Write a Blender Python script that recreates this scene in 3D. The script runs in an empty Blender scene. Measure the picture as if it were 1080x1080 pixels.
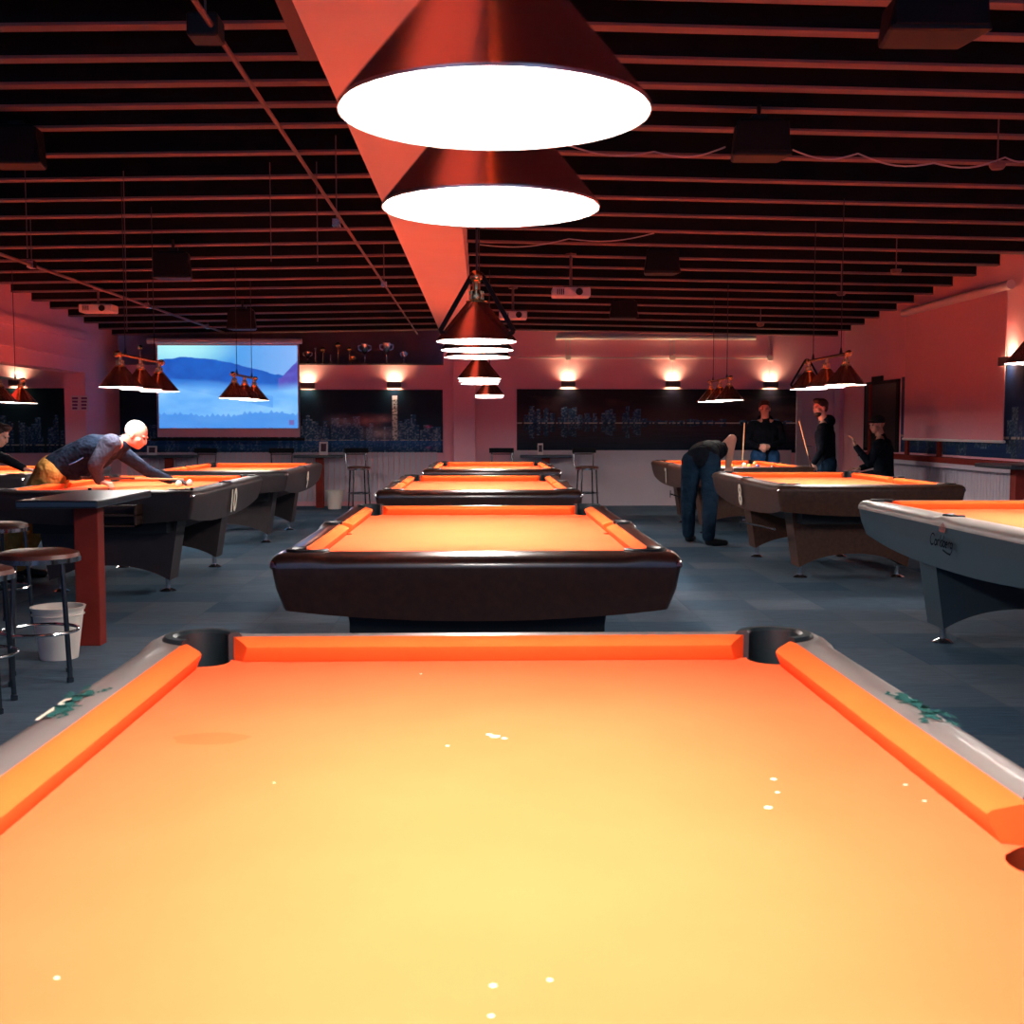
import bpy, bmesh, math, random
from mathutils import Vector, Matrix
random.seed(7)
PI=math.pi
C=bpy.context.scene.collection
# ---------------------------------------------------------------- camera model (pixels of the 1080 frame)
F=1252.0; PIT=.072; YAW=.025; HC=1.33
def ray(x,y):
    dx,dz=(x-540)/F,-(y-540)/F
    c,s=math.cos(PIT),math.sin(PIT)
    Y2=c+dz*s; Z=dz*c-s
    c,s=math.cos(YAW),math.sin(YAW)
    return Vector((dx*c+Y2*s,-dx*s+Y2*c,Z))
def atY(x,y,Y):
    r=ray(x,y); r=r*(Y/r.y); r.z+=HC; return r
def atX(x,y,X):
    r=ray(x,y); r=r*(X/r.x); r.z+=HC; return r
def atZ(x,y,Z):
    r=ray(x,y); r=r*((Z-HC)/r.z); r.z+=HC; return r
# ---------------------------------------------------------------- materials
def nmat(name,base=(.5,.5,.5),rough=.6,metal=0,spec=.5,sheen=0,coat=0,emit=None,es=0):
    m=bpy.data.materials.new(name); m.use_nodes=True
    b=m.node_tree.nodes['Principled BSDF']
    b.inputs['Base Color'].default_value=(*base,1); b.inputs['Roughness'].default_value=rough
    b.inputs['Metallic'].default_value=metal; b.inputs['Specular IOR Level'].default_value=spec
    b.inputs['Sheen Weight'].default_value=sheen; b.inputs['Coat Weight'].default_value=coat
    b.inputs['Coat Roughness'].default_value=.08
    if emit: b.inputs['Emission Color'].default_value=(*emit,1); b.inputs['Emission Strength'].default_value=es
    return m
def noise_color(m,c1,c2,scale=8,detail=4,stretch=(1,1,1),bump=0,bscale=None,coord='Object'):
    nt=m.node_tree; b=nt.nodes['Principled BSDF']
    tc=nt.nodes.new('ShaderNodeTexCoord'); mp=nt.nodes.new('ShaderNodeMapping')
    mp.inputs['Scale'].default_value=stretch
    nt.links.new(tc.outputs[coord],mp.inputs['Vector'])
    n=nt.nodes.new('ShaderNodeTexNoise'); n.inputs['Scale'].default_value=scale; n.inputs['Detail'].default_value=detail
    nt.links.new(mp.outputs[0],n.inputs['Vector'])
    r=nt.nodes.new('ShaderNodeValToRGB'); r.color_ramp.elements[0].position=.3; r.color_ramp.elements[1].position=.7
    r.color_ramp.elements[0].color=(*c1,1); r.color_ramp.elements[1].color=(*c2,1)
    nt.links.new(n.outputs['Fac'],r.inputs['Fac']); nt.links.new(r.outputs['Color'],b.inputs['Base Color'])
    if bump:
        n2=nt.nodes.new('ShaderNodeTexNoise'); n2.inputs['Scale'].default_value=bscale or scale*6
        nt.links.new(tc.outputs[coord],n2.inputs['Vector'])
        bp=nt.nodes.new('ShaderNodeBump'); bp.inputs['Strength'].default_value=bump; bp.inputs['Distance'].default_value=.01
        nt.links.new(n2.outputs['Fac'],bp.inputs['Height']); nt.links.new(bp.outputs[0],b.inputs['Normal'])
    return m
M={}
M['cloth']=noise_color(nmat('orange_cloth',rough=1,spec=.06),(.93,.126,.041),(.95,.140,.048),scale=3,bump=.05,bscale=900)
M['cushion']=noise_color(nmat('cushion_cloth',rough=.95,spec=.1),(.94,.112,.020),(.96,.124,.024),scale=3)
M['wood_dark']=noise_color(nmat('mahogany',rough=.3,coat=.5),(.034,.012,.010),(.056,.020,.014),scale=6,stretch=(6,1,6))
M['wood_brown']=noise_color(nmat('walnut',rough=.45,spec=.3),(.058,.026,.018),(.09,.040,.026),scale=6,stretch=(6,1,6))
M['wood_black']=noise_color(nmat('dark_laminate',rough=.5,spec=.3),(.034,.025,.028),(.045,.033,.036),scale=5)
M['grey_lam']=noise_color(nmat('grey_laminate',rough=.38,coat=.2),(.032,.055,.075),(.038,.062,.084),scale=4)
M['light_rail']=noise_color(nmat('light_grey_rail',rough=.4,coat=.1),(.30,.27,.25),(.36,.32,.30),scale=5)
M['grey_rail']=noise_color(nmat('grey_rail',rough=.4,coat=.1),(.17,.145,.14),(.21,.175,.165),scale=5)
M['pocket']=nmat('black_pocket',(.008,.014,.018),.45)
M['chrome']=nmat('chrome',(.75,.75,.78),.15,1)
M['brass']=nmat('brass',(.85,.50,.20),.22,1)
M['copper']=noise_color(nmat('copper_shade',rough=.26,metal=1),(.80,.52,.43),(.88,.60,.50),scale=4)
M['white_enamel']=nmat('white_enamel',(.9,.9,.88),.4)
M['diffuser']=nmat('lamp_glow',(1,1,1),.5,emit=(1,.93,.86),es=31)
M['black']=nmat('black_plastic',(.008,.011,.014),.5,spec=.25)
M['blackmatte']=nmat('black_matte',(.010,.012,.016),.8,spec=.2)
M['steel']=nmat('dark_steel',(.14,.15,.17),.22,1)
M['vinyl']=nmat('brown_vinyl',(.14,.032,.020),.4)
M['redpost']=noise_color(nmat('red_post',rough=.6,spec=.15),(.21,.022,.016),(.26,.028,.02),scale=6)
M['top_dark']=nmat('dark_table_top',(.018,.027,.04),.3,coat=.25)
M['white_plastic']=noise_color(nmat('white_plastic',rough=.5),(.72,.66,.60),(.78,.72,.66),scale=5)
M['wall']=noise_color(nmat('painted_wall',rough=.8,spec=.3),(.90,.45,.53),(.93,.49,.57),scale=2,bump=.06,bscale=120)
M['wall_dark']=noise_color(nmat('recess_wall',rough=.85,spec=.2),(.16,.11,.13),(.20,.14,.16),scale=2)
M['bead']=nmat('bead_board',(.60,.52,.60),.6)
M['deck']=nmat('dark_ceiling_deck',(.009,.010,.013),.9,spec=.05)
M['joist']=noise_color(nmat('stained_joist',rough=.85,spec=.1),(.009,.010,.014),(.014,.014,.019),scale=3)
M['batten']=noise_color(nmat('timber_batten',rough=.7,spec=.2),(.20,.125,.125),(.28,.18,.175),scale=2,stretch=(1,5,5))
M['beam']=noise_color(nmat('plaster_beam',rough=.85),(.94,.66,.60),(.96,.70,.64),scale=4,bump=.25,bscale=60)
M['screen']=noise_color(nmat('screen_fabric',rough=.9),(.72,.36,.42),(.76,.39,.45),scale=30,bump=.08,bscale=300)
M['pink_case']=nmat('screen_case',(.7,.6,.6),.5)
M['frame_red']=nmat('red_frame',(.40,.09,.05),.5)
M['skin_dim']=nmat('shaded_skin',(.42,.22,.17),.6,spec=.2); M['skin']=nmat('skin',(.72,.38,.28),.5); M['skin_pale']=nmat('pale_skin',(.66,.30,.22),.5)  # first skin is darkened for the weaker light on the seated man
M['hair_dark']=noise_color(nmat('dark_hair',rough=.6),(.01,.008,.008),(.03,.02,.018),scale=60)
M['hair_grey']=noise_color(nmat('grey_hair',rough=.7),(.75,.65,.58),(.85,.75,.68),scale=90)
def cloth_mat(n,a,b):
    m=noise_color(nmat(n,rough=.9,spec=.08),a,b,scale=7,bump=1,bscale=11)
    for k in m.node_tree.nodes:
        if k.type=='BUMP': k.inputs['Distance'].default_value=.035
    return m
M['navy']=cloth_mat('navy_jacket',(.010,.018,.038),(.018,.028,.055))
M['sleeve']=cloth_mat('slate_sleeve',(.040,.045,.075),(.06,.065,.10))
M['khaki']=cloth_mat('khaki',(.40,.20,.05),(.50,.26,.07))
M['jeans']=cloth_mat('blue_jeans',(.015,.055,.14),(.025,.08,.19))
M['dark_jeans']=cloth_mat('dark_jeans',(.006,.017,.036),(.010,.027,.052))
M['hoodie']=cloth_mat('black_hoodie',(.004,.006,.010),(.008,.011,.018))
M['shirt_pink']=cloth_mat('mauve_shirt',(.35,.18,.2),(.4,.22,.24))
M['cue_wood']=nmat('maple_cue',(.75,.50,.28),.3,coat=.4)
M['cue_dark']=nmat('cue_butt',(.08,.03,.025),.25,coat=.4)
M['glove']=nmat('black_glove',(.01,.01,.012),.6)
M['gold']=nmat('gold_cup',(.85,.55,.2),.2,1); M['silver']=nmat('silver_cup',(.7,.68,.7),.2,1)
M['chalk']=nmat('chalk_mark',(.95,.85,.75),.9)
M['stain']=nmat('cloth_stain',(.88,.112,.030),.95,spec=.1)
M['green_mark']=nmat('teal_print',(.015,.075,.07),.8,spec=.1)
M['white_mark']=nmat('cream_number',(.75,.68,.55),.5)
M['navy_mark']=nmat('navy_print',(.004,.008,.016),.9,spec=.05)
M['red_mark']=nmat('red_crown',(.30,.06,.05),.5)
M['pipe']=nmat('pink_pipe',(.16,.09,.09),.6)
M['cable']=nmat('cable_black',(.03,.03,.035),.6); M['cable_w']=nmat('cable_white',(.5,.4,.4),.6)
M['sconce']=nmat('sconce_box',(.10,.06,.06),.5)
M['warm']=nmat('warm_glow',(1,1,1),.5,emit=(1,.72,.38),es=14)
M['paper']=nmat('paper',(.75,.70,.72),.7); M['ink']=nmat('ink',(.05,.03,.06),.7)
def ball_mat(n,c): return nmat(n,c,.08,coat=1)
# carpet tiles
def carpet():
    m=nmat('carpet_tiles',rough=.95,spec=.1); nt=m.node_tree; b=nt.nodes['Principled BSDF']; L=nt.links.new
    tc=nt.nodes.new('ShaderNodeTexCoord')
    def math_(op,a,bb=None):
        n=nt.nodes.new('ShaderNodeVectorMath'); n.operation=op; L(a,n.inputs[0])
        if bb is not None: n.inputs[1].default_value=bb
        return n.outputs[0]
    sc=math_('MULTIPLY',tc.outputs['Object'],(2,2,0)); fl=math_('FLOOR',sc)
    wn=nt.nodes.new('ShaderNodeTexWhiteNoise'); L(fl,wn.inputs['Vector'])
    r=nt.nodes.new('ShaderNodeValToRGB'); cr=r.color_ramp
    cr.elements[0].color=(.052,.108,.172,1); cr.elements[1].color=(.125,.170,.225,1); L(wn.outputs['Value'],r.inputs['Fac'])
    # fine yarn lines whose direction turns from tile to tile
    sep=nt.nodes.new('ShaderNodeSeparateXYZ'); L(tc.outputs['Object'],sep.inputs[0])
    n=nt.nodes.new('ShaderNodeTexNoise'); n.inputs['Scale'].default_value=1; n.inputs['Detail'].default_value=3
    st=math_('MULTIPLY',tc.outputs['Object'],(6,160,1)); L(st,n.inputs['Vector'])
    mx=nt.nodes.new('ShaderNodeMixRGB'); mx.blend_type='MULTIPLY'; mx.inputs['Fac'].default_value=.75
    r2=nt.nodes.new('ShaderNodeValToRGB'); r2.color_ramp.elements[0].position=.35; r2.color_ramp.elements[1].position=.65
    r2.color_ramp.elements[0].color=(.55,.55,.55,1); r2.color_ramp.elements[1].color=(1.15,1.15,1.15,1)
    L(n.outputs['Fac'],r2.inputs['Fac']); L(r.outputs[0],mx.inputs[1]); L(r2.outputs[0],mx.inputs[2])
    fr=nt.nodes.new('ShaderNodeVectorMath'); fr.operation='FRACTION'; L(sc,fr.inputs[0])
    s2=nt.nodes.new('ShaderNodeSeparateXYZ'); L(fr.outputs[0],s2.inputs[0])
    prev=None
    for k in (0,1):
        a=nt.nodes.new('ShaderNodeMath'); a.operation='LESS_THAN'; a.inputs[1].default_value=.02; L(s2.outputs[k],a.inputs[0])
        if prev is None: prev=a.outputs[0]
        else:
            q=nt.nodes.new('ShaderNodeMath'); q.operation='MAXIMUM'; L(prev,q.inputs[0]); L(a.outputs[0],q.inputs[1]); prev=q.outputs[0]
    m3=nt.nodes.new('ShaderNodeMixRGB'); m3.inputs[2].default_value=(.035,.05,.07,1)
    mul=nt.nodes.new('ShaderNodeMath'); mul.operation='MULTIPLY'; mul.inputs[1].default_value=.22; L(prev,mul.inputs[0])
    L(mul.outputs[0],m3.inputs['Fac']); L(mx.outputs[0],m3.inputs[1]); L(m3.outputs[0],b.inputs['Base Color'])
    return m
M['carpet']=carpet()
def attr_mat(name,emit=0,rough=.35):
    m=nmat(name,rough=rough,spec=.12); nt=m.node_tree; b=nt.nodes['Principled BSDF']
    a=nt.nodes.new('ShaderNodeVertexColor'); a.layer_name='Col'
    if emit:
        nt.links.new(a.outputs[0],b.inputs['Emission Color']); b.inputs['Emission Strength'].default_value=emit
        b.inputs['Base Color'].default_value=(.06,.06,.06,1)
    else: nt.links.new(a.outputs[0],b.inputs['Base Color'])
    return m
M['print']=attr_mat('mural_print',0,.45); M['projection']=attr_mat('projected_image',.38,.9)
# ---------------------------------------------------------------- object helpers
def T(o,label=None,cat=None,group=None,kind=None):
    if label: o['label']=label
    if cat: o['category']=cat
    if group: o['group']=group
    if kind: o['kind']=kind
    return o
def empty(name,loc=(0,0,0),rz=0):
    o=bpy.data.objects.new(name,None); C.objects.link(o); o.location=loc; o.rotation_euler=(0,0,rz); o.empty_display_size=.1
    return o
class MB:
    def __init__(s): s.v=[]; s.f=[]; s.mi=[]; s.mats=[]; s.cur=0
    def mat(s,m):
        if m not in s.mats: s.mats.append(m)
        s.cur=s.mats.index(m); return s
    def add(s,vs,fs,mx=None):
        n=len(s.v)
        for p in vs:
            p=Vector(p)
            if mx is not None: p=mx@p
            s.v.append(p)
        for f in fs: s.f.append([n+i for i in f]); s.mi.append(s.cur)
        return s
    def box(s,a,b,mx=None):
        x0,y0,z0=a; x1,y1,z1=b
        return s.add([(x0,y0,z0),(x1,y0,z0),(x1,y1,z0),(x0,y1,z0),(x0,y0,z1),(x1,y0,z1),(x1,y1,z1),(x0,y1,z1)],
              [(0,3,2,1),(4,5,6,7),(0,1,5,4),(1,2,6,5),(2,3,7,6),(3,0,4,7)],mx)
    def lathe(s,prof,n=32,c=(0,0,0),mx=None,cap=True):
        vs=[];fs=[]
        for r,z in prof:
            for i in range(n):
                a=2*PI*i/n; vs.append((c[0]+r*math.cos(a),c[1]+r*math.sin(a),c[2]+z))
        for k in range(len(prof)-1):
            for i in range(n):
                j=(i+1)%n; fs.append((k*n+i,k*n+j,(k+1)*n+j,(k+1)*n+i))
        if cap:
            fs.append(tuple(reversed(range(n)))); fs.append(tuple(range((len(prof)-1)*n,len(prof)*n)))
        return s.add(vs,fs,mx)
    def tube(s,pts,r,n=10,closed=False,cap=True):
        pts=[Vector(p) for p in pts]; m=len(pts); rs=r if isinstance(r,(list,tuple)) else [r]*m
        vs=[];fs=[]; up=None
        for i,p in enumerate(pts):
            if closed: t=(pts[(i+1)%m]-pts[i-1])
            else: t=pts[min(i+1,m-1)]-pts[max(i-1,0)]
            t=t.normalized()
            if up is None: up=Vector((0,0,1)) if abs(t.z)<.9 else Vector((1,0,0))
            u=(up-t*up.dot(t)).normalized(); w=t.cross(u); up=u
            for k in range(n):
                a=2*PI*k/n; vs.append(p+(u*math.cos(a)+w*math.sin(a))*rs[i])
        for i in range(m if closed else m-1):
            for k in range(n):
                a=i*n+k; b=i*n+(k+1)%n; j=(i+1)%m
                fs.append((a,b,j*n+(k+1)%n,j*n+k))
        if cap and not closed:
            fs.append(tuple(reversed(range(n)))); fs.append(tuple(range((m-1)*n,m*n)))
        return s.add(vs,fs)
    def sphere(s,c,r,n=16,mx=None):
        if not isinstance(r,(list,tuple)): r=(r,r,r)
        vs=[(0,0,1)];fs=[];h=n//2
        for j in range(1,h):
            for i in range(n):
                a=2*PI*i/n;b=PI*j/h; vs.append((math.sin(b)*math.cos(a),math.sin(b)*math.sin(a),math.cos(b)))
        vs.append((0,0,-1)); L=len(vs)-1
        for i in range(n):
            fs.append((0,1+i,1+(i+1)%n))
            for j in range(h-2): fs.append((1+j*n+i,1+(j+1)*n+i,1+(j+1)*n+(i+1)%n,1+j*n+(i+1)%n))
            fs.append((L,1+(h-2)*n+(i+1)%n,1+(h-2)*n+i))
        vs=[Vector((x*r[0],y*r[1],z*r[2])) for x,y,z in vs]
        if mx is not None: vs=[mx@v for v in vs]
        return s.add([v+Vector(c) for v in vs],fs)
    def poly(s,pts,z0,z1,mx=None):   # vertical prism
        n=len(pts)
        return s.add([(x,y,z0) for x,y in pts]+[(x,y,z1) for x,y in pts],
             [tuple(reversed(range(n))),tuple(range(n,2*n))]+[(i,(i+1)%n,n+(i+1)%n,n+i) for i in range(n)],mx)
    def build(s,name,mat=None,parent=None,smooth=35,bevel=0,loc=None):
        me=bpy.data.meshes.new(name); me.from_pydata([tuple(v) for v in s.v],[],s.f)
        mats=s.mats if s.mats else [mat]
        for m in mats: me.materials.append(m)
        if s.mats:
            for p,i in zip(me.polygons,s.mi): p.material_index=i
        bm=bmesh.new(); bm.from_mesh(me); bmesh.ops.recalc_face_normals(bm,faces=bm.faces); bm.to_mesh(me); bm.free()
        if smooth:
            for p in me.polygons: p.use_smooth=True
            try: me.set_sharp_from_angle(angle=math.radians(smooth))
            except Exception: pass
        o=bpy.data.objects.new(name,me); C.objects.link(o)
        if parent: o.parent=parent
        if loc: o.location=loc
        if bevel:
            b=o.modifiers.new('bevel','BEVEL'); b.width=bevel; b.segments=2; b.limit_method='ANGLE'
        return o
def kids(o): return [c for c in bpy.data.objects if c.parent==o]
def copy_tree(o,parent=None,ch=None):
    c=o.copy(); C.objects.link(c)
    if parent: c.parent=parent
    for k in kids(o): copy_tree(k,c)
    return c
def text_mesh(s,size,depth=.002):
    cu=bpy.data.curves.new('t','FONT'); cu.body=s; cu.size=size; cu.extrude=depth; cu.align_x='CENTER'; cu.align_y='CENTER'; cu.offset=.006
    o=bpy.data.objects.new('t',cu); C.objects.link(o)
    me=bpy.data.meshes.new_from_object(o.evaluated_get(bpy.context.evaluated_depsgraph_get()))
    bpy.data.objects.remove(o); return me
# ================================================================= SETTING
BW=19.9; XR=6.08; XL=-6.0
def ceil_h(x,y): return 2.90+.055*(BW-y)-.018*abs(x)
m=MB().mat(M['carpet']); m.add([(-11,-6,0),(6.4,-6,0),(6.4,21.2,0),(-11,21.2,0)],[(0,1,2,3)])
m.box((-11,-6,-.1),(6.4,21.2,-.002)); T(m.build('floor',smooth=0),kind='structure')
# ceiling deck + joists
cb=MB()
for x0,x1 in ((XL,0),(0,6.4)):
    cb.add([(x0,-6,ceil_h(x0,-6)+.24),(x1,-6,ceil_h(x1,-6)+.24),(x1,21.2,ceil_h(x1,21.2)+.24),(x0,21.2,ceil_h(x0,21.2)+.24),
            (x0,-6,ceil_h(x0,-6)+.30),(x1,-6,ceil_h(x1,-6)+.30),(x1,21.2,ceil_h(x1,21.2)+.30),(x0,21.2,ceil_h(x0,21.2)+.30)],
            [(0,3,2,1),(4,5,6,7),(0,1,5,4),(1,2,6,5),(2,3,7,6),(3,0,4,7)])
ceiling=cb.build('ceiling',M['deck'],smooth=0); T(ceiling,kind='structure')
js=[6.498,6.941,7.434,7.89,8.324,8.786,9.463,10.161,10.829,11.471,12.15,12.814,13.501,14.143,14.851,15.485,16.177,16.847,17.575,18.25,18.93,19.6]
js=[6.498-.46*k for k in range(1,27)][::-1]+js
for y in js:
    # two halves either side of the plaster beam, following the slight camber
    for x0,x1 in ((XL,-.70),(-.155,XR-.22)):
        j=MB()
        def slab(d0,d1,w):
            xs=[x0,x1]
            vs=[]
            for x in xs:
                h=ceil_h(x,y)
                vs+=[(x,y-w/2,h+d0),(x,y+w/2,h+d0),(x,y+w/2,h+d1),(x,y-w/2,h+d1)]
            j.add(vs,[(0,1,2,3),(7,6,5,4),(0,4,5,1),(1,5,6,2),(2,6,7,3),(3,7,4,0)])
        j.mat(M['joist']); slab(.018,.24,.085); j.mat(M['batten']); slab(0,.018,.105)
        j.build('joist',parent=ceiling,smooth=0)
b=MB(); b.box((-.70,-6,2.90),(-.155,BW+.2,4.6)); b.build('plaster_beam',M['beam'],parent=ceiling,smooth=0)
b=MB(); vs=[]
for y in (-2,7.43):
    h=ceil_h(-1.04,y)-.02
    vs+=[(-1.10,y,h),(-.99,y,h),(-.99,y,h+.2),(-1.10,y,h+.2)]
b.add(vs,[(0,1,2,3),(7,6,5,4),(0,4,5,1),(1,5,6,2),(2,6,7,3),(3,7,4,0)])
b.build('trimmer_board',M['pipe'],parent=ceiling,smooth=0)
# left bay ceiling (lower, flat)
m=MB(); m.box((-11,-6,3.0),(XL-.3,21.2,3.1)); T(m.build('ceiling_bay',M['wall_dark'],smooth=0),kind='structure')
# back wall: low front with ledge on the left, full height on the right
ZL=2.345
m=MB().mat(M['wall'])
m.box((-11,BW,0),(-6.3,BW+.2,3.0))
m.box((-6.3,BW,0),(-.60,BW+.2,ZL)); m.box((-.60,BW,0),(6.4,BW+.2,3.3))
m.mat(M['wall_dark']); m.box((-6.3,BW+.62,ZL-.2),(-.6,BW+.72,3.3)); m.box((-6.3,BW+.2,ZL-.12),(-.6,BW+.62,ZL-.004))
wb=m.build('wall_back',smooth=0); T(wb,kind='structure')
m=MB(); xa=atY(478,400,19.3).x; xb=atY(501,400,19.3).x
m.box((xa,19.35,0),(xb,BW,2.9)); T(m.build('trim_1',M['wall'],smooth=0,bevel=.01),kind='structure')
m=MB(); x0=atY(468,400,BW).x; m.box((x0,BW-.12,0),(xa+.0,BW,3.0)); T(m.build('trim_2',M['wall'],smooth=0),kind='structure')
# right wall
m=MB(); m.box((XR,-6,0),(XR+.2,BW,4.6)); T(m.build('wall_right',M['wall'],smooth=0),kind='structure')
# left wall: header over the opening, and the pier at its far end
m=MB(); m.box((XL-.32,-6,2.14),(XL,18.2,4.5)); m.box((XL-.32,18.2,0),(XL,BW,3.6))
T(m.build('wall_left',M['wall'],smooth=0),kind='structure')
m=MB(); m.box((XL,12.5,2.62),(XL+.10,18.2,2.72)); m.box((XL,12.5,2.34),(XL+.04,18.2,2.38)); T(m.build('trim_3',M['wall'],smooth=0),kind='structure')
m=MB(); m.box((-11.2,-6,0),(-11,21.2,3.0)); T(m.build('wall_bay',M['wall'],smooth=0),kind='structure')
# ledge line (dark edge) along the top of the low wall
m=MB(); m.box((-6.0,BW-.02,ZL),(-.6,BW+.22,ZL+.025)); T(m.build('trim_4',M['wall_dark'],smooth=0),kind='structure')
# bead board along back wall bottom left + right wall
def bead(name,p0,p1,h0,h1,axis):
    m=MB(); L=(Vector(p1)-Vector(p0)).length; n=int(L/.09)
    for i in range(n):
        a=i*L/n+.006; b=(i+1)*L/n-.006
        if axis=='x': m.box((p0[0]+a,p0[1]-.02,h0),(p0[0]+b,p0[1],h1))
        else: m.box((p0[0]-.02,p0[1]+a,h0),(p0[0],p0[1]+b,h1))
    return T(m.build(name,M['bead'],smooth=0),kind='structure')
bead('baseboard_back',(-5.9,BW,0),(-.75,BW,0),.08,.90,'x')
bead('baseboard_right',(XR,6,0),(XR,18.6,0),.08,.80,'y')
m=MB(); m.box((XR-.16,5,.86),(XR,18.6,.93)); T(m.build('trim_5',M['redpost'],smooth=0),kind='structure')
m=MB(); m.box((XR-.15,5,.80),(XR,18.6,.86)); T(m.build('trim_6',M['bead'],smooth=0),kind='structure')
M['neutral_lit']=noise_color(nmat('neutral_lit_paint',rough=.75,spec=.25),(.58,.50,.56),(.62,.54,.60),scale=2)  # neutral tone stands for direct lamp light on the lower wall
m=MB(); m.box((.48,BW-.02,0),(5.2,BW,.93)); T(m.build('trim_9',M['neutral_lit'],smooth=0),kind='structure')  # added band below the mural, carrying that lamp-lit tone as paint
# doorway frame on the back wall at the right
def frame_door(x0,x1,name):
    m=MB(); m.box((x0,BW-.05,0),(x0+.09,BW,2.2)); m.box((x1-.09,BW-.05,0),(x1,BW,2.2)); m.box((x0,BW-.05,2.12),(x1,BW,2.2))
    m.box((x0+.09,BW-.025,0),(x1-.09,BW-.005,2.12)); return T(m.build(name,M['neutral_lit'],smooth=0,bevel=.006),kind='structure')
d=frame_door(5.27,6.0,'door_1'); mm=MB(); mm.tube([(5.42,BW-.03,1.0),(5.42,BW-.08,1.0),(5.53,BW-.08,1.0)],.01); mm.build('door_handle',M['chrome'],d)
# ================================================================= PAINTED PANELS
def lerp(a,b,t): return tuple(a[i]+(b[i]-a[i])*t for i in range(3))
def hash1(i): return (math.sin(i*127.1+31.7)*43758.5453)%1
def vn(x,y):
    xi,yi=math.floor(x),math.floor(y); fx,fy=x-xi,y-yi; fx=fx*fx*(3-2*fx); fy=fy*fy*(3-2*fy)
    h=lambda a,b:hash1(a*1.37+b*57.13)
    return (h(xi,yi)*(1-fx)+h(xi+1,yi)*fx)*(1-fy)+(h(xi,yi+1)*(1-fx)+h(xi+1,yi+1)*fx)*fy
def fbm(x,y): return .55*vn(x,y)+.3*vn(2*x,2*y)+.15*vn(4.1*x,4.1*y)
def skyline(W,sea,towers,skyc,glow,refl=1,seed=0,peak=None):
    # sea = height fraction of waterline; each tower is (centre u, half-width u, height v)
    rnd=random.Random(seed)
    cell=.03
    def f(u,v):
        x=u*W
        if v>=sea: vv=v; k=1; up=1
        else: vv=sea+(sea-v)*1.1; k=.55*refl; up=0
        t=(vv-sea)/(1-sea)
        c=lerp(glow,skyc,min(1,t*1.6)) if up else lerp(lerp(glow,skyc,.3),(.004,.012,.03),min(1,t*1.2))
        best=None
        for (cu,hw,hh,br) in towers:
            if abs(u-cu)<hw and t<hh: best=(cu,hw,hh,br)
        if best:
            cu,hw,hh,br=best
            wx=math.floor(x/.022); wz=math.floor(vv*1.02/.02)
            lit=hash1(wx*3.1+wz*7.7+seed)
            base=lerp((.010,.035,.085),(.02,.09,.19),br)
            c=base
            if lit>.55: c=lerp(base,(.40*br+.06,.52*br+.10,.62*br+.16),(lit-.5))
            c=tuple(q*k for q in c)
            if t>hh-.02: c=tuple(min(1,q*1.4) for q in c)
        if not up:
            s=.7+.5*vn(x*3,v*160); c=tuple(q*s for q in c)
        if abs(v-sea)<.008 and hash1(math.floor(x/.03)+seed)>.35: c=(.5,.45,.4)
        if peak and up and abs(u-peak)<.0075 and t<.88:
            wz=math.floor(vv/.018); wx=math.floor(x/.018)
            e=1 if t>.8 else (.9 if hash1(wz*5.1+wx)>.35 else .2)
            c=(.62*e,.66*e,.62*e)
        return c
    return f
def painted(name,origin,ux,W,H,nx,nz,func,mat,thick=.012,parent=None):
    # ux: unit vector along the width; panel rises along z; front face carries the print
    ux=Vector(ux); nrm=ux.cross(Vector((0,0,1)))
    o=Vector(origin); vs=[];cs=[];fs=[]
    for j in range(nz+1):
        for i in range(nx+1):
            u=i/nx; v=j/nz; vs.append(o+ux*(u*W)+Vector((0,0,v*H))+nrm*thick); cs.append(func(u,v))
    for j in range(nz):
        for i in range(nx):
            a=j*(nx+1)+i; fs.append((a,a+1,a+nx+2,a+nx+1))
    n=len(vs)
    for u,v in ((0,0),(1,0),(1,1),(0,1)): vs.append(o+ux*(u*W)+Vector((0,0,v*H))); cs.append(func(u,v))
    cc=[0,nx,(nx+1)*(nz+1)-1,(nx+1)*nz]
    fs.append((n+3,n+2,n+1,n))
    for k in range(4): fs.append((cc[k],n+k,n+(k+1)%4,cc[(k+1)%4]))
    me=bpy.data.meshes.new(name); me.from_pydata([tuple(v) for v in vs],[],fs); me.materials.append(mat)
    at=me.color_attributes.new('Col','FLOAT_COLOR','POINT')
    for k,c in enumerate(cs): at.data[k].color=(c[0],c[1],c[2],1)
    ob=bpy.data.objects.new(name,me); C.objects.link(ob)
    if parent: ob.parent=parent
    return ob
def rtowers(n,u0,u1,h0,h1,seed,b0=.2,b1=1,wmax=.012):
    r=random.Random(seed); out=[]
    for i in range(n): out.append((u0+(u1-u0)*r.random(),.003+r.random()*wmax,h0+(h1-h0)*r.random()**1.6,b0+(b1-b0)*r.random()))
    return out
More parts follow.
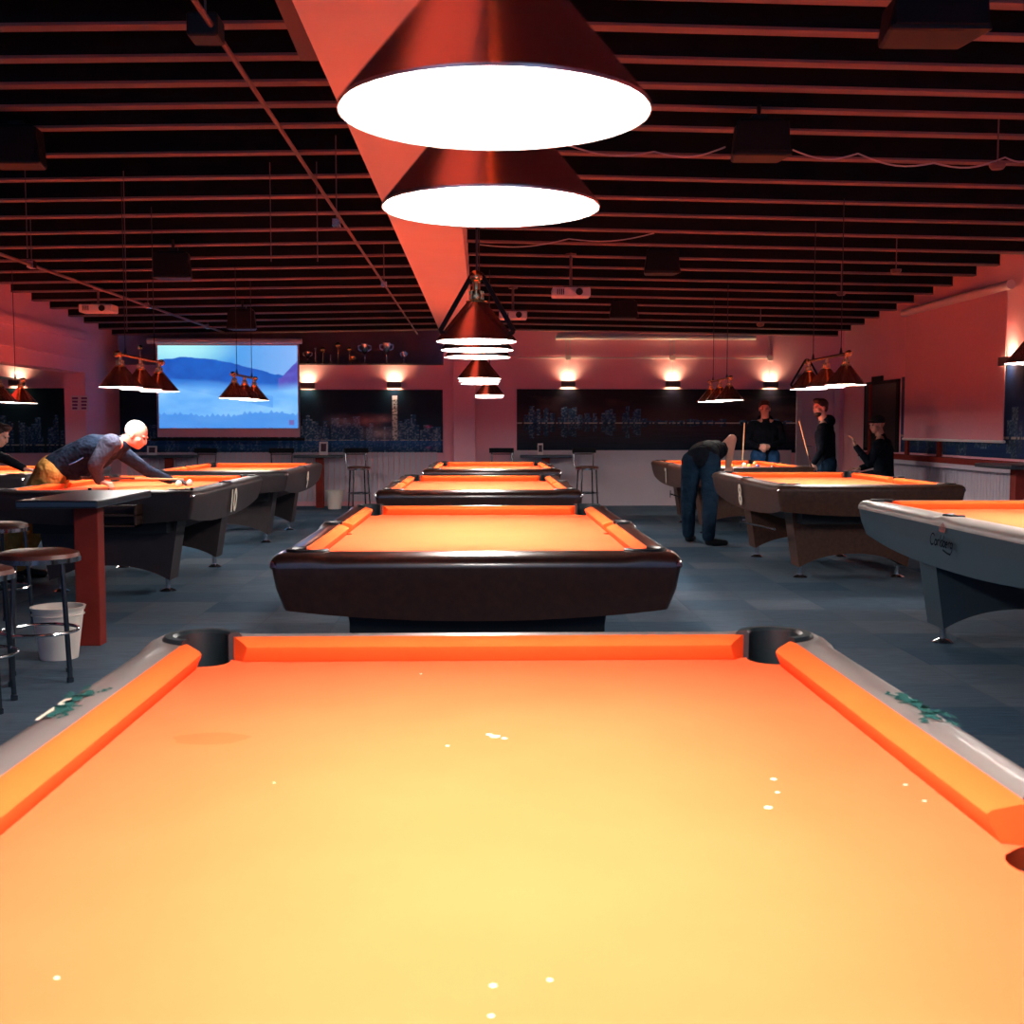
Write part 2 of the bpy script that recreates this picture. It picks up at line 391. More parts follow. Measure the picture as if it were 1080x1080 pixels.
# left mural (behind the projector screen)
ax=atY(118,450,BW).x; bx=atY(467,450,BW).x; z0=atY(400,477.5,BW).z; z1=atY(400,411,BW).z
WA=bx-ax; up=(atY(416.5,450,BW).x-ax)/WA
f1=skyline(WA,.20,rtowers(70,.0,1,.12,.42,3)+rtowers(12,.55,.75,.3,.5,5,.6,1)+rtowers(10,.88,.99,.25,.42,8,.5,1)+[((atY(x,450,BW).x-ax)/WA,.008,h,.7) for x,h in ((430,.42),(436,.5),(425,.35),(352,.3))],(.006,.022,.04),(.012,.05,.10),1,3,up)
def f1b(u,v):
    c=f1(u,v)
    if v<.2: c=tuple(a+b for a,b in zip(c,(0,.06*(v/.2),.22*(v/.2))))
    # soft rosy light clouds over the old town
    for (px,py,r,col) in ((388,444,.30,(.35,.13,.12)),(405,442,.22,(.22,.12,.13)),(400,457,.35,(.28,.2,.18)),(360,444,.3,(.22,.18,.2)),(452,450,.08,(.4,.03,.10)),(452,472,.06,(.25,.02,.1))):
        p=atY(px,py,BW); d=math.hypot((u*WA+ax-p.x)/1.3,(v*(z1-z0)+z0-p.z)*1.8)/r
        if d<1:
            k=(1-d)**2*(.5+fbm(u*90,v*30)); c=tuple(min(.8,a+b*k*1.5) for a,b in zip(c,col))
    return c
mu=painted('city_mural',(ax,BW-.004,z0),(1,0,0),WA,z1-z0,520,110,f1b,M['print'])
T(mu,'blue night skyline mural with tall white lit tower, partly behind the projection','mural')
# right mural (dark skyline, mirrored water in the middle)
ax2=atY(545,450,BW).x; bx2=atY(848,450,BW).x; z02=atY(700,477.5,BW).z; z12=atY(700,410.5,BW).z; W2=bx2-ax2
f2=skyline(W2,.47,rtowers(60,.02,.42,.12,.5,11,.2,.9,.008)+rtowers(40,.42,.95,.04,.13,12,.1,.4,.012),(.012,.012,.02),(.055,.035,.045),.9,11)
def f2b(u,v):
    c=f2(u,v); n=fbm(u*9,v*5); d=abs(v-.5)
    if n>.5 and .5<v<.9: c=tuple(a+b*(n-.5)*.5 for a,b in zip(c,(.25,.16,.16)))
    return c
mu=painted('city_mural',(ax2,BW-.004,z02),(1,0,0),W2,z12-z02,460,110,f2b,M['print'])
T(mu,'dark skyline mural mirrored in still water, on the right half of the back wall','mural')
# left bay mural
ax3=-9.5; f3=skyline(3.1,.12,rtowers(60,0,1,.15,.55,21,.3,.7,.02),(.005,.02,.03),(.015,.05,.07),1,21)
mu=painted('city_mural',(ax3,BW-.004,z0),(1,0,0),3.15,z1-z0+.02,300,110,f3,M['print'])
T(mu,'dark teal skyline mural seen through the opening at far left','mural')
# right wall mural
f4=skyline(12,.22,rtowers(90,.0,1,.15,.5,31,.4,1,.006),(.01,.03,.09),(.012,.06,.20),1,31)
mu=painted('city_mural',(XR-.004,17.1,.96),(0,-1,0),11.0,1.08,600,80,f4,M['print'])
T(mu,'deep blue skyline mural on the right wall, below and beside the pink screen','mural')
m=MB()
for y in (atX(959,470,XR).y,atX(993,470,XR).y,18.42): m.box((XR-.05,y-.05,.93),(XR-.012,y+.05,1.98))
T(m.build('trim_7',M['redpost'],smooth=0),kind='structure')
m=MB(); m.box((ax-.07,BW-.03,z0),(ax,BW,z1)); T(m.build('trim_8',M['redpost'],smooth=0),kind='structure')
# dark notice board on right wall + small sign
m=MB(); m.mat(M['blackmatte']); m.box((XR-.03,17.2,.95),(XR,18.75,2.02)); bd=m.build('mirror_panel',smooth=0,bevel=.004)
mm=MB(); mm.box((XR-.034,17.28,1.0),(XR-.03,18.67,1.97)); mm.build('glass',M['black'],bd,smooth=0)
T(bd,'tall dark framed panel on the right wall beside the back corner','panel')
def sign(p,w,h,axis,label,mat=M['blackmatte'],name='wall_sign',cat='sign'):
    m=MB(); m.mat(mat)
    if axis=='y': m.box((p.x-w/2,p.y-.02,p.z-h/2),(p.x+w/2,p.y,p.z+h/2))
    else: m.box((p.x-.02,p.y-w/2,p.z-h/2),(p.x,p.y+w/2,p.z+h/2))
    return T(m.build(name,smooth=0,bevel=.003),label,cat)
sign(atX(926,401,XR),.5,.12,'x','small black box mounted above the dark panel on the right wall')
sign(atY(876,422,BW-.0),.14,.05,'y','small dark sign plate on the wall behind the bearded player')
# posters on the pier
for k,(x,lab) in enumerate(((79.5,'left of two small purple prints on the pier'),(89,'right of two small purple prints on the pier'))):
    p=atY(x,425,18.2); m=MB(); m.mat(M['paper']); m.box((p.x-.06,p.y-.008,p.z-.11),(p.x+.06,p.y,p.z+.11))
    m.mat(nmat('purple_ink',(.18,.06,.16),.6)); 
    for i in range(4): m.box((p.x-.045,p.y-.010,p.z-.095+i*.05),(p.x+.03+.005*i,p.y-.008,p.z-.065+i*.05))
    T(m.build('poster',smooth=0),lab,'poster')
# ================================================================= PROJECTION SCREEN (back wall)
def lake(u,v):
    # sky, mountains, mist over water, dark firs low down
    sky=lerp((.10,.42,.80),(.55,.90,.92),max(0,1-((u-.15)**2*5+(v-1.0)**2*9))) if v>.5 else (.2,.45,.8)
    sky=lerp(sky,(.45,.62,.95),max(0,(u-.4)*1.2))
    r1=.80-.16*max(0,u-.18)**.9*1.15+.05*fbm(u*7,3.1)-.12*max(0,.12-u)*6*(-1)*0
    if u<.45: r1=.78+.06*math.sin((u+.1)*5)+.03*fbm(u*18,1)
    else: r1=.86-.42*(u-.30)+.04*fbm(u*18,1)
    r2=.60+1.6*max(0,u-.88)+.03*fbm(u*30,9)
    c=sky
    if v<r1: c=lerp((.03,.16,.55),(.05,.26,.72),fbm(u*14,v*10)); 
    if v<r2 and u>.86: c=lerp((.14,.12,.5),(.25,.25,.7),fbm(u*20,v*20))
    mist=.58+.03*math.sin(u*6)+.05*(fbm(u*5,2)-.5)
    if v<mist:
        n=fbm(u*6+1,v*9); t=min(1,(mist-v)*9)
        m_=lerp((.20,.50,.90),(.42,.70,.97),n); c=lerp(c,m_,t)
        if abs(v-(.43-.35*(u-.5)))<.07 and u<.82: c=lerp(c,(.10,.36,.80),.45*fbm(u*9,v*7)+.15)
    tree=.13+.10*abs(math.sin(u*5.0+.6))*vn(u*9,5)+.05*abs(((u*26)%1)-.5)*2*vn(u*26,1)
    if v<tree: c=lerp(c,(.10,.34,.78),.65)
    if (u>.935 and u<.972 and .04<v<.10): c=lerp(c,(.35,.10,.35),.6)
    return tuple(max(0,min(1,q))**1.45 for q in c)
SY=19.3
root=empty('projection_screen',(atY(240,460,SY).x,SY,atY(240,463,SY).z))
def loc(o): # keep geometry in world coordinates under an Empty
    o.matrix_parent_inverse=Matrix.Translation(o.parent.location).inverted() if o.parent.rotation_euler.z==0 else o.parent.matrix_world.inverted(); return o
a=atY(164,362,SY); b_=atY(316.5,461,SY)
m=MB(); m.box((a.x,SY,b_.z),(b_.x,SY+.012,a.z)); loc(m.build('screen_sheet',M['screen'],root,smooth=0))
p=atY(168,451.5,SY); q=atY(313.5,364.5,SY)
loc(painted('projected_picture',(p.x,SY,p.z),(1,0,0),q.x-p.x,q.z-p.z,360,220,lake,M['projection'],.004,root))
a=atY(155.5,357,SY); b_=atY(318.5,362,SY)
m=MB(); m.tube([(a.x,SY-.02,a.z-.04),(b_.x,SY-.02,a.z-.04)],.045,16); loc(m.build('roller_case',M['pink_case'],root))
a=atY(160,463.5,SY); b_=atY(321,463.5,SY)
m=MB(); m.tube([(a.x,SY+.01,a.z),(b_.x,SY+.01,a.z)],.022,10); loc(m.build('bottom_bar',M['blackmatte'],root))
T(root,'pull-down screen with a blue misty mountain lake projected on it','projection screen')
# pink pull-down screen on right wall
SX=XR-.10; tl=atX(956,331,SX); tr=atX(1062,309,SX); bl=atX(957,463,SX)
root=empty('projection_screen',(SX,(tl.y+tr.y)/2,bl.z))
m=MB(); m.box((SX,tr.y,bl.z),(SX+.01,tl.y,tl.z-.02)); loc(m.build('screen_sheet',M['screen'],root,smooth=0))
m=MB(); m.tube([(SX+.0,tr.y-.1,tl.z+.02),(SX+.0,tl.y+.1,tl.z+.02)],.055,16); loc(m.build('roller_case',M['pink_case'],root))
m=MB(); m.tube([(SX+.005,tr.y-.03,bl.z),(SX+.005,tl.y+.03,bl.z)],.018,10); loc(m.build('bottom_bar',M['white_enamel'],root))
T(root,'blank pink-lit pull-down screen hanging on the right wall','projection screen')
# ================================================================= SCONCES
def glow_light(p,dirz,power,ang,col=(1,.70,.36)):
    l=bpy.data.lights.new('sconce_beam','SPOT'); l.energy=power; l.color=col; l.spot_size=ang; l.spot_blend=.8; l.shadow_soft_size=.03
    o=bpy.data.objects.new('bulb',l); C.objects.link(o); o.location=p; o.rotation_euler=(0 if dirz<0 else PI,0,0); return o
sc=[]
for i,(x,y,Y,X,lab) in enumerate(((325,407,BW,None,'lit box wall lamp just right of the projected picture'),(416,406,BW,None,'lit box wall lamp above the white tower of the blue mural'),
   (599,405,BW,None,'lit box wall lamp above the left end of the dark mural'),(709,405,BW,None,'lit box wall lamp above the middle of the dark mural'),
   (812,406,BW,None,'lit box wall lamp above the standing player in the black hoodie'),(19,404,BW,None,'lit box wall lamp seen through the opening at far left'),
   (1068,381,None,XR,'lit box wall lamp on the right wall at the frame edge'))):
    if X is None:
        p=atY(x,y,Y); n=Vector((0,-1,0)); t=Vector((1,0,0))
    else:
        p=atX(x,y,X); n=Vector((-1,0,0)); t=Vector((0,1,0))
    root=empty('wall_lamp',p); mx=Matrix(((t.x,n.x,0,0),(t.y,n.y,0,0),(0,0,1,0),(0,0,0,1)))
    m=MB(); w=.115;h=.05;d=.12;k=.006
    for bx_ in (((-w,0,-h),(w,k,h)),((-w,d-k,-h),(w,d,h)),((-w,0,-h),(-w+k,d,h)),((w-k,0,-h),(w,d,h))): m.box(*bx_,mx=mx)
    m.build('housing',M['sconce'],root,smooth=0)
    m=MB(); m.box((-w+.01,.012,-.012),(w-.01,d-.012,.012),mx=mx); m.build('bulb_panel',M['warm'],root,smooth=0)
    T(root,lab,'wall lamp','box wall lamps')
    bo=glow_light((p+n*.075+Vector((0,0,.03))),1,3.2,2.4); bo.location=n*.075+Vector((0,0,.03)); bo.parent=root; bo.name='up_light'
    bo=glow_light((0,0,0),-1,.7,2.0,(.8,.45,.8)); bo.location=n*.075+Vector((0,0,-.03)); bo.parent=root; bo.name='down_light'
# tube light and conduit on back wall
a=atY(586,356,BW-.1); b_=atY(797,356.5,BW-.1)
root=empty('tube_lamp',((a.x+b_.x)/2,BW-.08,a.z))
m=MB(); m.tube([(a.x,BW-.10,a.z),(b_.x,BW-.10,a.z)],.035,12); loc(m.build('tube',M['white_enamel'],root))
m=MB(); m.box((a.x+.05,BW-.08,a.z+.02),(b_.x-.05,BW-.0,a.z+.07)); loc(m.build('batten_housing',M['pink_case'],root,smooth=0))
T(root,'long unlit tube lamp high on the back wall','tube lamp')
m=MB(); z=atY(600,377.5,BW).z; x0=atY(545,377,BW).x; x1=atY(813,377,BW).x
m.tube([(x0,BW-.02,z),(x1,BW-.02,z)],.012,8)
for x in (599,709,812):
    p=atY(x,377.5,BW); m.box((p.x-.045,BW-.05,z-.04),(p.x+.045,BW,z+.04)); m.box((p.x-.035,BW-.03,z),(p.x-.02,BW,2.9)); m.box((p.x+.02,BW-.03,z),(p.x+.035,BW,2.9))
    m.tube([(p.x,BW-.012,z),(p.x,BW-.012,atY(x,398,BW).z)],.006,6)
T(m.build('conduit',M['pink_case'],smooth=0),'thin pale conduit with boxes running above the wall lamps','conduit')
# ================================================================= POOL TABLE
PW=1.27; PL=2.54; HW=PW/2; HL=PL/2; OFF=.155
ZB=.793; ZN=.830; ZR=.846
CP=[(sx*(HW+.022),sy*(HL+.022),.062,Vector((sx,sy)).normalized()) for sx in(-1,1) for sy in(-1,1)]
SP=[(sx*(HW+.052),0,.058,Vector((sx,0))) for sx in(-1,1)]
PK=CP+SP
def rr(off,r,n=6,seg=40):
    # rounded rectangle sample points, with many points per side
    a=HW+off; b=HL+off; pts=[]
    cs=[(a-r,b-r,0),(-a+r,b-r,PI/2),(-a+r,-b+r,PI),(a-r,-b+r,1.5*PI)]
    for k,(cx,cy,a0) in enumerate(cs):
        for i in range(n+1):
            t=a0+PI/2*i/n; pts.append((cx+r*math.cos(t),cy+r*math.sin(t)))
        nx_,ny_,t0=cs[(k+1)%4]
        e=(nx_+r*math.cos(a0+PI/2),ny_+r*math.sin(a0+PI/2)); s=pts[-1]
        for i in range(1,seg): pts.append((s[0]+(e[0]-s[0])*i/seg,s[1]+(e[1]-s[1])*i/seg))
    return pts
def table_meshes():
    D={}
    # bed with pocket notches: outline at the rail inner line, cut by the pocket circles
    outer=rr(.045,.002,1,160); pts=[]
    for x,y in outer:
        p=Vector((x,y))
        for cx,cy,r,d in PK:
            c=Vector((cx,cy)); v=p-c
            if v.length<r+.0:
                # push towards the table centre onto the circle
                t=Vector((-d.y,d.x)); s=v.dot(t)
                if abs(s)<r: p=c+t*s-d*math.sqrt(max(0,r*r-s*s))
            elif (v.dot(d)>0 and abs(v.dot(Vector((-d.y,d.x))))<r):
                t=Vector((-d.y,d.x)); s=v.dot(t); p=c+t*s-d*math.sqrt(max(0,r*r-s*s))
        pts.append((p.x,p.y))
    D['bed']=MB().poly(pts,ZB-.03,ZB)
    # rails
    o=rr(OFF,.032,10,60); rings=[]
    prof=[(0,ZB),(0,ZR),(.10,ZR+.001),(.35,ZR),(.62,ZR-.005),(.82,ZR-.014),(.94,ZR-.026),(1,ZR-.040),(1,ZR-.056)]
    m=MB(); n=len(o)
    base=[]
    for x,y in o:
        a=HW+.05;b=HL+.05
        ix=max(-a,min(a,x)); iy=max(-b,min(b,y)); p=Vector((ix,iy)); P=Vector((x,y))
        for cx,cy,r,d in PK:
            c=Vector((cx,cy)); R=r+.024
            if (p-c).length<R:
                dv=(P-c); 
                # intersection of segment p->P with the circle
                e=(P-p); A=e.dot(e); Bq=2*e.dot(p-c); Cq=(p-c).dot(p-c)-R*R
                disc=Bq*Bq-4*A*Cq
                if disc>0:
                    t=(-Bq+math.sqrt(disc))/(2*A); p=p+e*min(max(t,0),.97)
        base.append((p,P))
    vs=[];fs=[]
    for k,(t,z) in enumerate(prof):
        for p,P in base:
            q=p+(P-p)*t; vs.append((q.x,q.y,z))
    K=len(prof)
    for k in range(K-1):
        for i in range(n): fs.append((k*n+i,k*n+(i+1)%n,(k+1)*n+(i+1)%n,(k+1)*n+i))
    for i in range(n): fs.append(((K-1)*n+i,(K-1)*n+(i+1)%n,(i+1)%n,i))
    m.add(vs,fs); D['rail']=m
    # cushions: (start,end along rail, side)
    def cushion(A,B,inw,ca,cbv):
        # A,B: rail-line end points (2D), inw: inward normal; ca/cbv: how much the nose is shortened at each end
        A=Vector(A);B=Vector(B);inw=Vector(inw);d=(B-A).normalized();L=(B-A).length
        pr=[(.0,ZB+.001,0),(.0,ZR,0),(.012,ZR+.0005,.25),(.044,ZN+.006,.85),(.0505,ZN,1),(.049,ZN-.006,1),(.036,ZB+.004,.75),(.034,ZB+.001,.7)]
        vs=[];fs=[];n=len(pr);N=14
        for i in range(N+1):
            for (o_,z,t) in pr:
                s0=ca*t; s1=L-cbv*t; s=s0+(s1-s0)*i/N
                q=A+d*s+inw*o_; vs.append((q.x,q.y,z))
        for i in range(N):
            for k in range(n): fs.append((i*n+k,i*n+(k+1)%n,(i+1)*n+(k+1)%n,(i+1)*n+k))
        fs.append(tuple(range(n))); fs.append(tuple(reversed(range(N*n,N*n+n))))
        return MB().add(vs,fs)
    a=HW+.05;b=HL+.05; g=.088; sg=.062
    D['cush']=[cushion((a,-b+g),(a,-sg),(-1,0),.045,.018),cushion((a,sg),(a,b-g),(-1,0),.018,.045),
               cushion((-a,-sg),(-a,-b+g),(1,0),.018,.045),cushion((-a,b-g),(-a,sg),(1,0),.045,.018),
               cushion((-a+g,-b),(a-g,-b),(0,1),.045,.045),cushion((a-g,b),(-a+g,b),(0,-1),.045,.045)]
    D['pock']=[]
    for cx,cy,r,d in PK:
        m=MB(); corner=abs(d.x)<.99
        a0=math.atan2(d.y,d.x); half=math.radians(118 if corner else 92); N=28
        ri,ro=r-.004,r+.026; vs=[];fs=[]
        zt=ZR+.010
        pr=[(ri,.70),(ri,zt-.006),(ri+.006,zt),(ro-.005,zt),(ro,zt-.006),(ro,ZB-.03),(ri+.01,.70)]
        for i in range(N+1):
            t=a0-half+2*half*i/N
            for rad,z in pr: vs.append((cx+rad*math.cos(t),cy+rad*math.sin(t),z))
        n=len(pr)
        for i in range(N):
            for k in range(n): fs.append((i*n+k,i*n+(k+1)%n,(i+1)*n+(k+1)%n,(i+1)*n+k))
        fs.append(tuple(range(n))); fs.append(tuple(reversed(range(N*n,N*n+n))))
        m.add(vs,fs); m.lathe([(.01,.655),(r*.8,.66),(r-.002,.70),(r-.002,ZB-.031),(r+.012,ZB-.031),(r+.004,.69),(r*.85,.648),(.01,.643)],24,(cx,cy,0),cap=True)
        D['pock'].append(m)
    # cabinet
    top=rr(OFF-.006,.028,8,40); n=len(top); vs=[];fs=[]
    def bot(x,y):
        aa=HW+OFF;bb=HL+OFF
        if abs(abs(x)-aa)<abs(abs(y)-bb): t=abs(y)/bb; dep=.16+.08*max(0,1-t**2.6)
        else: t=abs(x)/aa; dep=.165+.045*max(0,1-t**2.2)
        return dep
    for (sc_,fr) in ((1,0),(1,.02),(.985,.5),(.955,1)):
        for x,y in top:
            dep=bot(x,y)
            X=math.copysign(abs(x)-(1-sc_)*.85,x) if abs(x)>.3 else x*(1-(1-sc_)*.9); Yy=math.copysign(abs(y)-(1-sc_)*.85,y) if abs(y)>.3 else y
            vs.append((X,Yy,ZR-.056-(dep)*fr))
    for k in range(3):
        for i in range(n): fs.append((k*n+i,k*n+(i+1)%n,(k+1)*n+(i+1)%n,(k+1)*n+i))
    # underside
    fs.append(tuple(range(3*n,4*n)))
    D['cab']=MB().add(vs,fs)
    # underframe box
    D['under']=MB().box((-HW+.12,-HL+.1,.50),(HW-.12,HL-.1,.66))
    # pedestals with arched bottoms
    D['ped']=[]
    for sy in (-1,1):
        m=MB(); yc=sy*.83; th=.13; N=24; wt=.56; wb=.475; vs=[];fs=[]
        front=[];
        for s in (-1,1):
            for i in range(N+1):
                u=-1+2*i/N; zb=.105+.12*(1-abs(u)**2.2)
                w_b=wb; vs.append((u*(wb+(wt-wb)*((zb-.1)/.55)),yc+s*th,zb))
            for i in range(N+1):
                u=-1+2*i/N; vs.append((u*wt,yc+s*(th+.01),.645))
        q=2*(N+1)
        for s in (0,1):
            for i in range(N):
                fs.append((s*q+i,s*q+i+1,s*q+N+1+i+1,s*q+N+1+i))
        for i in range(N): fs.append((i,i+1,q+i+1,q+i)); fs.append((N+1+i,N+1+i+1,q+N+1+i+1,q+N+1+i))
        fs.append((0,N+1,q+N+1,q)); fs.append((N,2*N+1,q+2*N+1,q+N))
        m.add(vs,fs); D['ped'].append(m)
    D['feet']=[]
    for sx in(-1,1):
        for sy in(-1,1):
            m=MB(); m.lathe([(.001,0),(.062,0),(.064,.006),(.045,.018),(.022,.028),(.020,.06),(.024,.108),(.001,.108)],20,(sx*.43,sy*.83,0)); D['feet'].append(m)
    return D
TD=table_meshes()
# bake shared meshes once
def bake(mb,name):
    o=mb.build(name,M['black']); me=o.data; bpy.data.objects.remove(o); return me
TM={k:([bake(x,k) for x in v] if isinstance(v,list) else bake(v,k)) for k,v in TD.items()}
def inst(me,name,mat,parent):
    m2=me.copy(); m2.materials.clear(); m2.materials.append(mat)
    o=bpy.data.objects.new(name,m2); C.objects.link(o); o.parent=parent; return o
def pool_table(X,Yn,label,wood,rail,num=None,side=1,tray=False,group='pool tables with orange cloth'):
    r=empty('pool_table',(X,Yn+HL,0)); T(r,label,'pool table',group)
    inst(TM['bed'],'bed',M['cloth'],r); inst(TM['rail'],'rail',rail,r)
    for c in TM['cush']: inst(c,'cushion',M['cushion'],r)
    for c in TM['pock']: inst(c,'pocket',M['pocket'],r)
    inst(TM['cab'],'cabinet',wood,r); inst(TM['under'],'underframe',M['black'],r)
    for c in TM['ped']: inst(c,'pedestal',wood,r)
    for c in TM['feet']: inst(c,'foot',M['chrome'],r)
    # corner caps of bright metal at the outer rail corners
    for sx in(-1,1):
        for sy in(-1,1):
            cx,cy=sx*(HW+OFF-.032),sy*(HL+OFF-.032); m=MB(); vs=[];fs=[];N=8
            a0=math.atan2(sy,sx)-PI/5
            for i in range(N+1):
                t=a0+2*PI/5*i/N
                for rad,z in ((.026,ZR-.026),(.032,ZR-.037),(.0345,ZR-.05),(.031,ZR-.052)): vs.append((cx+rad*math.cos(t),cy+rad*math.sin(t),z))
            for i in range(N):
                for k in range(3): fs.append((i*4+k,i*4+k+1,i*4+k+5,i*4+k+4))
            m.add(vs,fs); m.build('corner_cap',M['chrome'],r)
    if num:
        me=text_mesh(num,.27,.002); me.materials.append(M['white_mark'])
        o=bpy.data.objects.new('table_number',me); C.objects.link(o); o.parent=r
        sx=side; o.rotation_euler=(PI/2+(.10),0,sx*PI/2); o.location=(sx*(HW+OFF+.002),0,ZR-.056-.115)
    if tray:
        m=MB(); t=.012; y0=-HL-OFF-.16; y1=-HL-OFF+.02; zz=.735
        for (a,b) in (((.0,y0,zz-.15),(.40,y1,zz-.15+t)),((.0,y0,zz-.07),(.40,y1,zz-.07+t)),((.0,y0,zz-.15),(t,y1,zz+t)),((.40-t,y0,zz-.15),(.40,y1,zz+t)),((.0,y0,zz),(.40,y0+t,zz+t))): m.box(a,b)
        m.build('ball_tray',M['wood_brown'],r,smooth=0)
    return r
t1=pool_table(.017,.138,'nearest pool table with grey rails filling the foreground',M['grey_lam'],M['grey_rail'])
pool_table(-.021,4.653,'dark mahogany pool table second in the centre row',M['wood_dark'],M['wood_dark'])
pool_table(-.024,9.121,'dark mahogany pool table third in the centre row',M['wood_dark'],M['wood_dark'])
pool_table(.111,13.579,'dark mahogany pool table farthest in the centre row',M['wood_dark'],M['wood_dark'])
L1=pool_table(-2.97,9.16,'black pool table marked 10 with the bald man leaning over it',M['wood_black'],M['wood_black'],'10',1,True)
pool_table(-2.912,13.175,'black pool table marked 9 in front of the projection',M['wood_black'],M['wood_black'],'9',1)
pool_table(-5.4,12.2,'dark pool table cut by the left frame edge, under the opening',M['wood_black'],M['wood_black'])
R0=pool_table(3.265,5.077,'light grey pool table with a printed side, cut by the right frame edge',M['grey_lam'],M['light_rail'])
R1=pool_table(3.231,9.894,'brown wood pool table marked 8 at the right',M['wood_brown'],M['wood_brown'],'8',-1)
R2=pool_table(3.20,14.25,'brown wood pool table marked 7 with balls and a bending player',M['wood_brown'],M['wood_brown'],'7',-1)
# prints: brushy teal mark on the grey rails
def strokes(name,parent,origin,uax,vax,lines,mat,w=.004):
    nrm=Vector(uax).cross(Vector(vax)).normalized(); m=MB()
    for ln in lines:
        pts=[Vector(origin)+Vector(uax)*u+Vector(vax)*v for u,v,_ in ln]; ws=[q[2] for q in ln]
        vs=[];fs=[]
        for i,p in enumerate(pts):
            t=(pts[min(i+1,len(pts)-1)]-pts[max(0,i-1)]).normalized(); s=nrm.cross(t)
            vs+=[p+s*ws[i]+nrm*.0008,p-s*ws[i]+nrm*.0008]
        for i in range(len(pts)-1): fs.append((2*i,2*i+1,2*i+3,2*i+2))
        m.add(vs,fs)
    return m.build(name,mat,parent,smooth=0)
import itertools
def wob(u0,v0,u1,v1,w,n=8,amp=.006,ph=0):
    return [(u0+(u1-u0)*i/n,v0+(v1-v0)*i/n+amp*math.sin(i*1.7+ph),w*(.5+.5*math.sin(PI*(i+.6)/(n+1.2)))) for i in range(n+1)]
mark=[wob(-.10,.0,.02,.008,.011),wob(.0,.01,.10,-.004,.010,ph=1),wob(.03,.022,.09,.03,.005,ph=2),wob(-.11,-.018,-.03,-.01,.004,ph=1),
      wob(.08,-.02,.12,-.03,.004),wob(-.03,.02,-.02,-.025,.005),wob(.05,.025,.06,-.02,.005,ph=2),wob(.10,.012,.14,.018,.004)]
def rail_mark(T_,sx,ly,flip=1):
    o=(sx*(HW+.10),ly,ZR+.0006)
    strokes('printed_mark',T_,o,(0,flip*1,0),(-flip*1,0,0),mark,M['green_mark'])
lc=t1.location
yl=atZ(85,742,ZR).y-lc.y; yr=atZ(950,745,ZR).y-lc.y
rail_mark(t1,-1,yl); rail_mark(t1,1,yr,-1)
strokes('printed_mark',t1,(-(HW+.118),yl-.03,ZR+.0004),(0,1,0),(-1,0,0),[[(-.09,0,.003),(-.01,0,.0035),(.0,0,.0035)],[(.02,0,.005),(.07,0,.005)]],M['white_mark'])
# crest and script on the side of the grey table
xs=-(HW+OFF+.0005)
ox=R0.location; ys_=atX(994,575,ox.x-HW-OFF).y-ox.y
def sidepr(lines,mat,dz=0):
    lines=[[(a*.8,b*.8,c*.8) for a,b,c in l] for l in lines]; strokes('printed_logo',R0,(xs-.0035,ys_,.715+dz),(0,-1,0),(.09,0,1),lines,mat)
def arc(cx,cz,r,a0,a1,w,n=12,sx=1): return [(cx+sx*r*math.cos(a0+(a1-a0)*i/n),cz+r*math.sin(a0+(a1-a0)*i/n),w) for i in range(n+1)]
k_=.006
sidepr([arc(-.165,.005,.038,.7,5.5,k_),
 arc(-.105,-.012,.019,0,6.28,k_),[(-.085,.008,k_),(-.083,-.03,k_)],
 [(-.068,.01,k_),(-.068,-.03,k_)],arc(-.054,-.006,.015,2.6,.6,k_),
 [(-.026,.045,k_),(-.030,0,k_),(-.024,-.03,k_)],
 arc(.0,.0,.011,.6,4.2,k_),arc(.0,-.020,.011,1.2,-2.4,k_),
 [(.026,.045,k_),(.024,0,k_),(.025,-.03,k_)],arc(.042,-.012,.018,0,6.28,k_),
 arc(.084,-.012,.018,.1,5.4,k_),[(.068,-.012,k_),(.101,-.010,k_)],
 [(.118,.01,k_),(.118,-.03,k_)],arc(.131,-.006,.014,2.6,.6,k_),
 arc(.165,-.010,.018,0,6.28,k_),[(.184,.008,k_),(.185,-.045,k_),(.165,-.070,k_),(.11,-.066,k_),(.03,-.05,k_)]],M['navy_mark'],-.005)
sidepr([[(-.045,.0,.006),(-.05,.035,.004)],[(-.022,.0,.006),(-.022,.045,.005)],[(0,.0,.006),(.0,.055,.006)],[(.022,.0,.006),(.022,.045,.005)],[(.045,0,.006),(.05,.035,.004)],[(-.045,-.002,.006),(.045,-.002,.006)]],M['red_mark'],.055)
# chalk spots and the faint stain lie in the cloth of the nearest table: faces of the bed mesh itself
bed=[k for k in kids(t1) if k.name.startswith('bed')][0]
bm=bmesh.new(); bm.from_mesh(bed.data); bed.data.materials.append(M['chalk']); bed.data.materials.append(M['stain'])
def spot(pts,z,mi):
    f=bm.faces.new([bm.verts.new((x,y,z)) for x,y in pts]); f.material_index=mi; f.normal_update()
    if f.normal.z<0: f.normal_flip()
for (x,y,r) in ((522,777,.008),(516,775,.005),(532,779,.004),(444,711,.003),(472,787,.003),(816,822,.004),(820,836,.003),(810,852,.005),(955,828,.003),(975,845,.003),(289,826,.002),(520,1040,.003),(580,1034,.0025),(518,1072,.0025),(60,1032,.0025)):
    p=atZ(x,y,ZB)-lc; spot([(p.x+r*math.cos(a*PI/5)*(1+.3*hash1(a+x)),p.y+r*math.sin(a*PI/5)) for a in range(10)],ZB+.0006,1)
p=atZ(222,779,ZB)-lc; spot([(p.x+.065*math.cos(a*PI/16)*(1+.1*math.sin(a)),p.y+.04*math.sin(a*PI/16)) for a in range(32)],ZB+.0003,2)
bm.to_mesh(bed.data); bm.free()
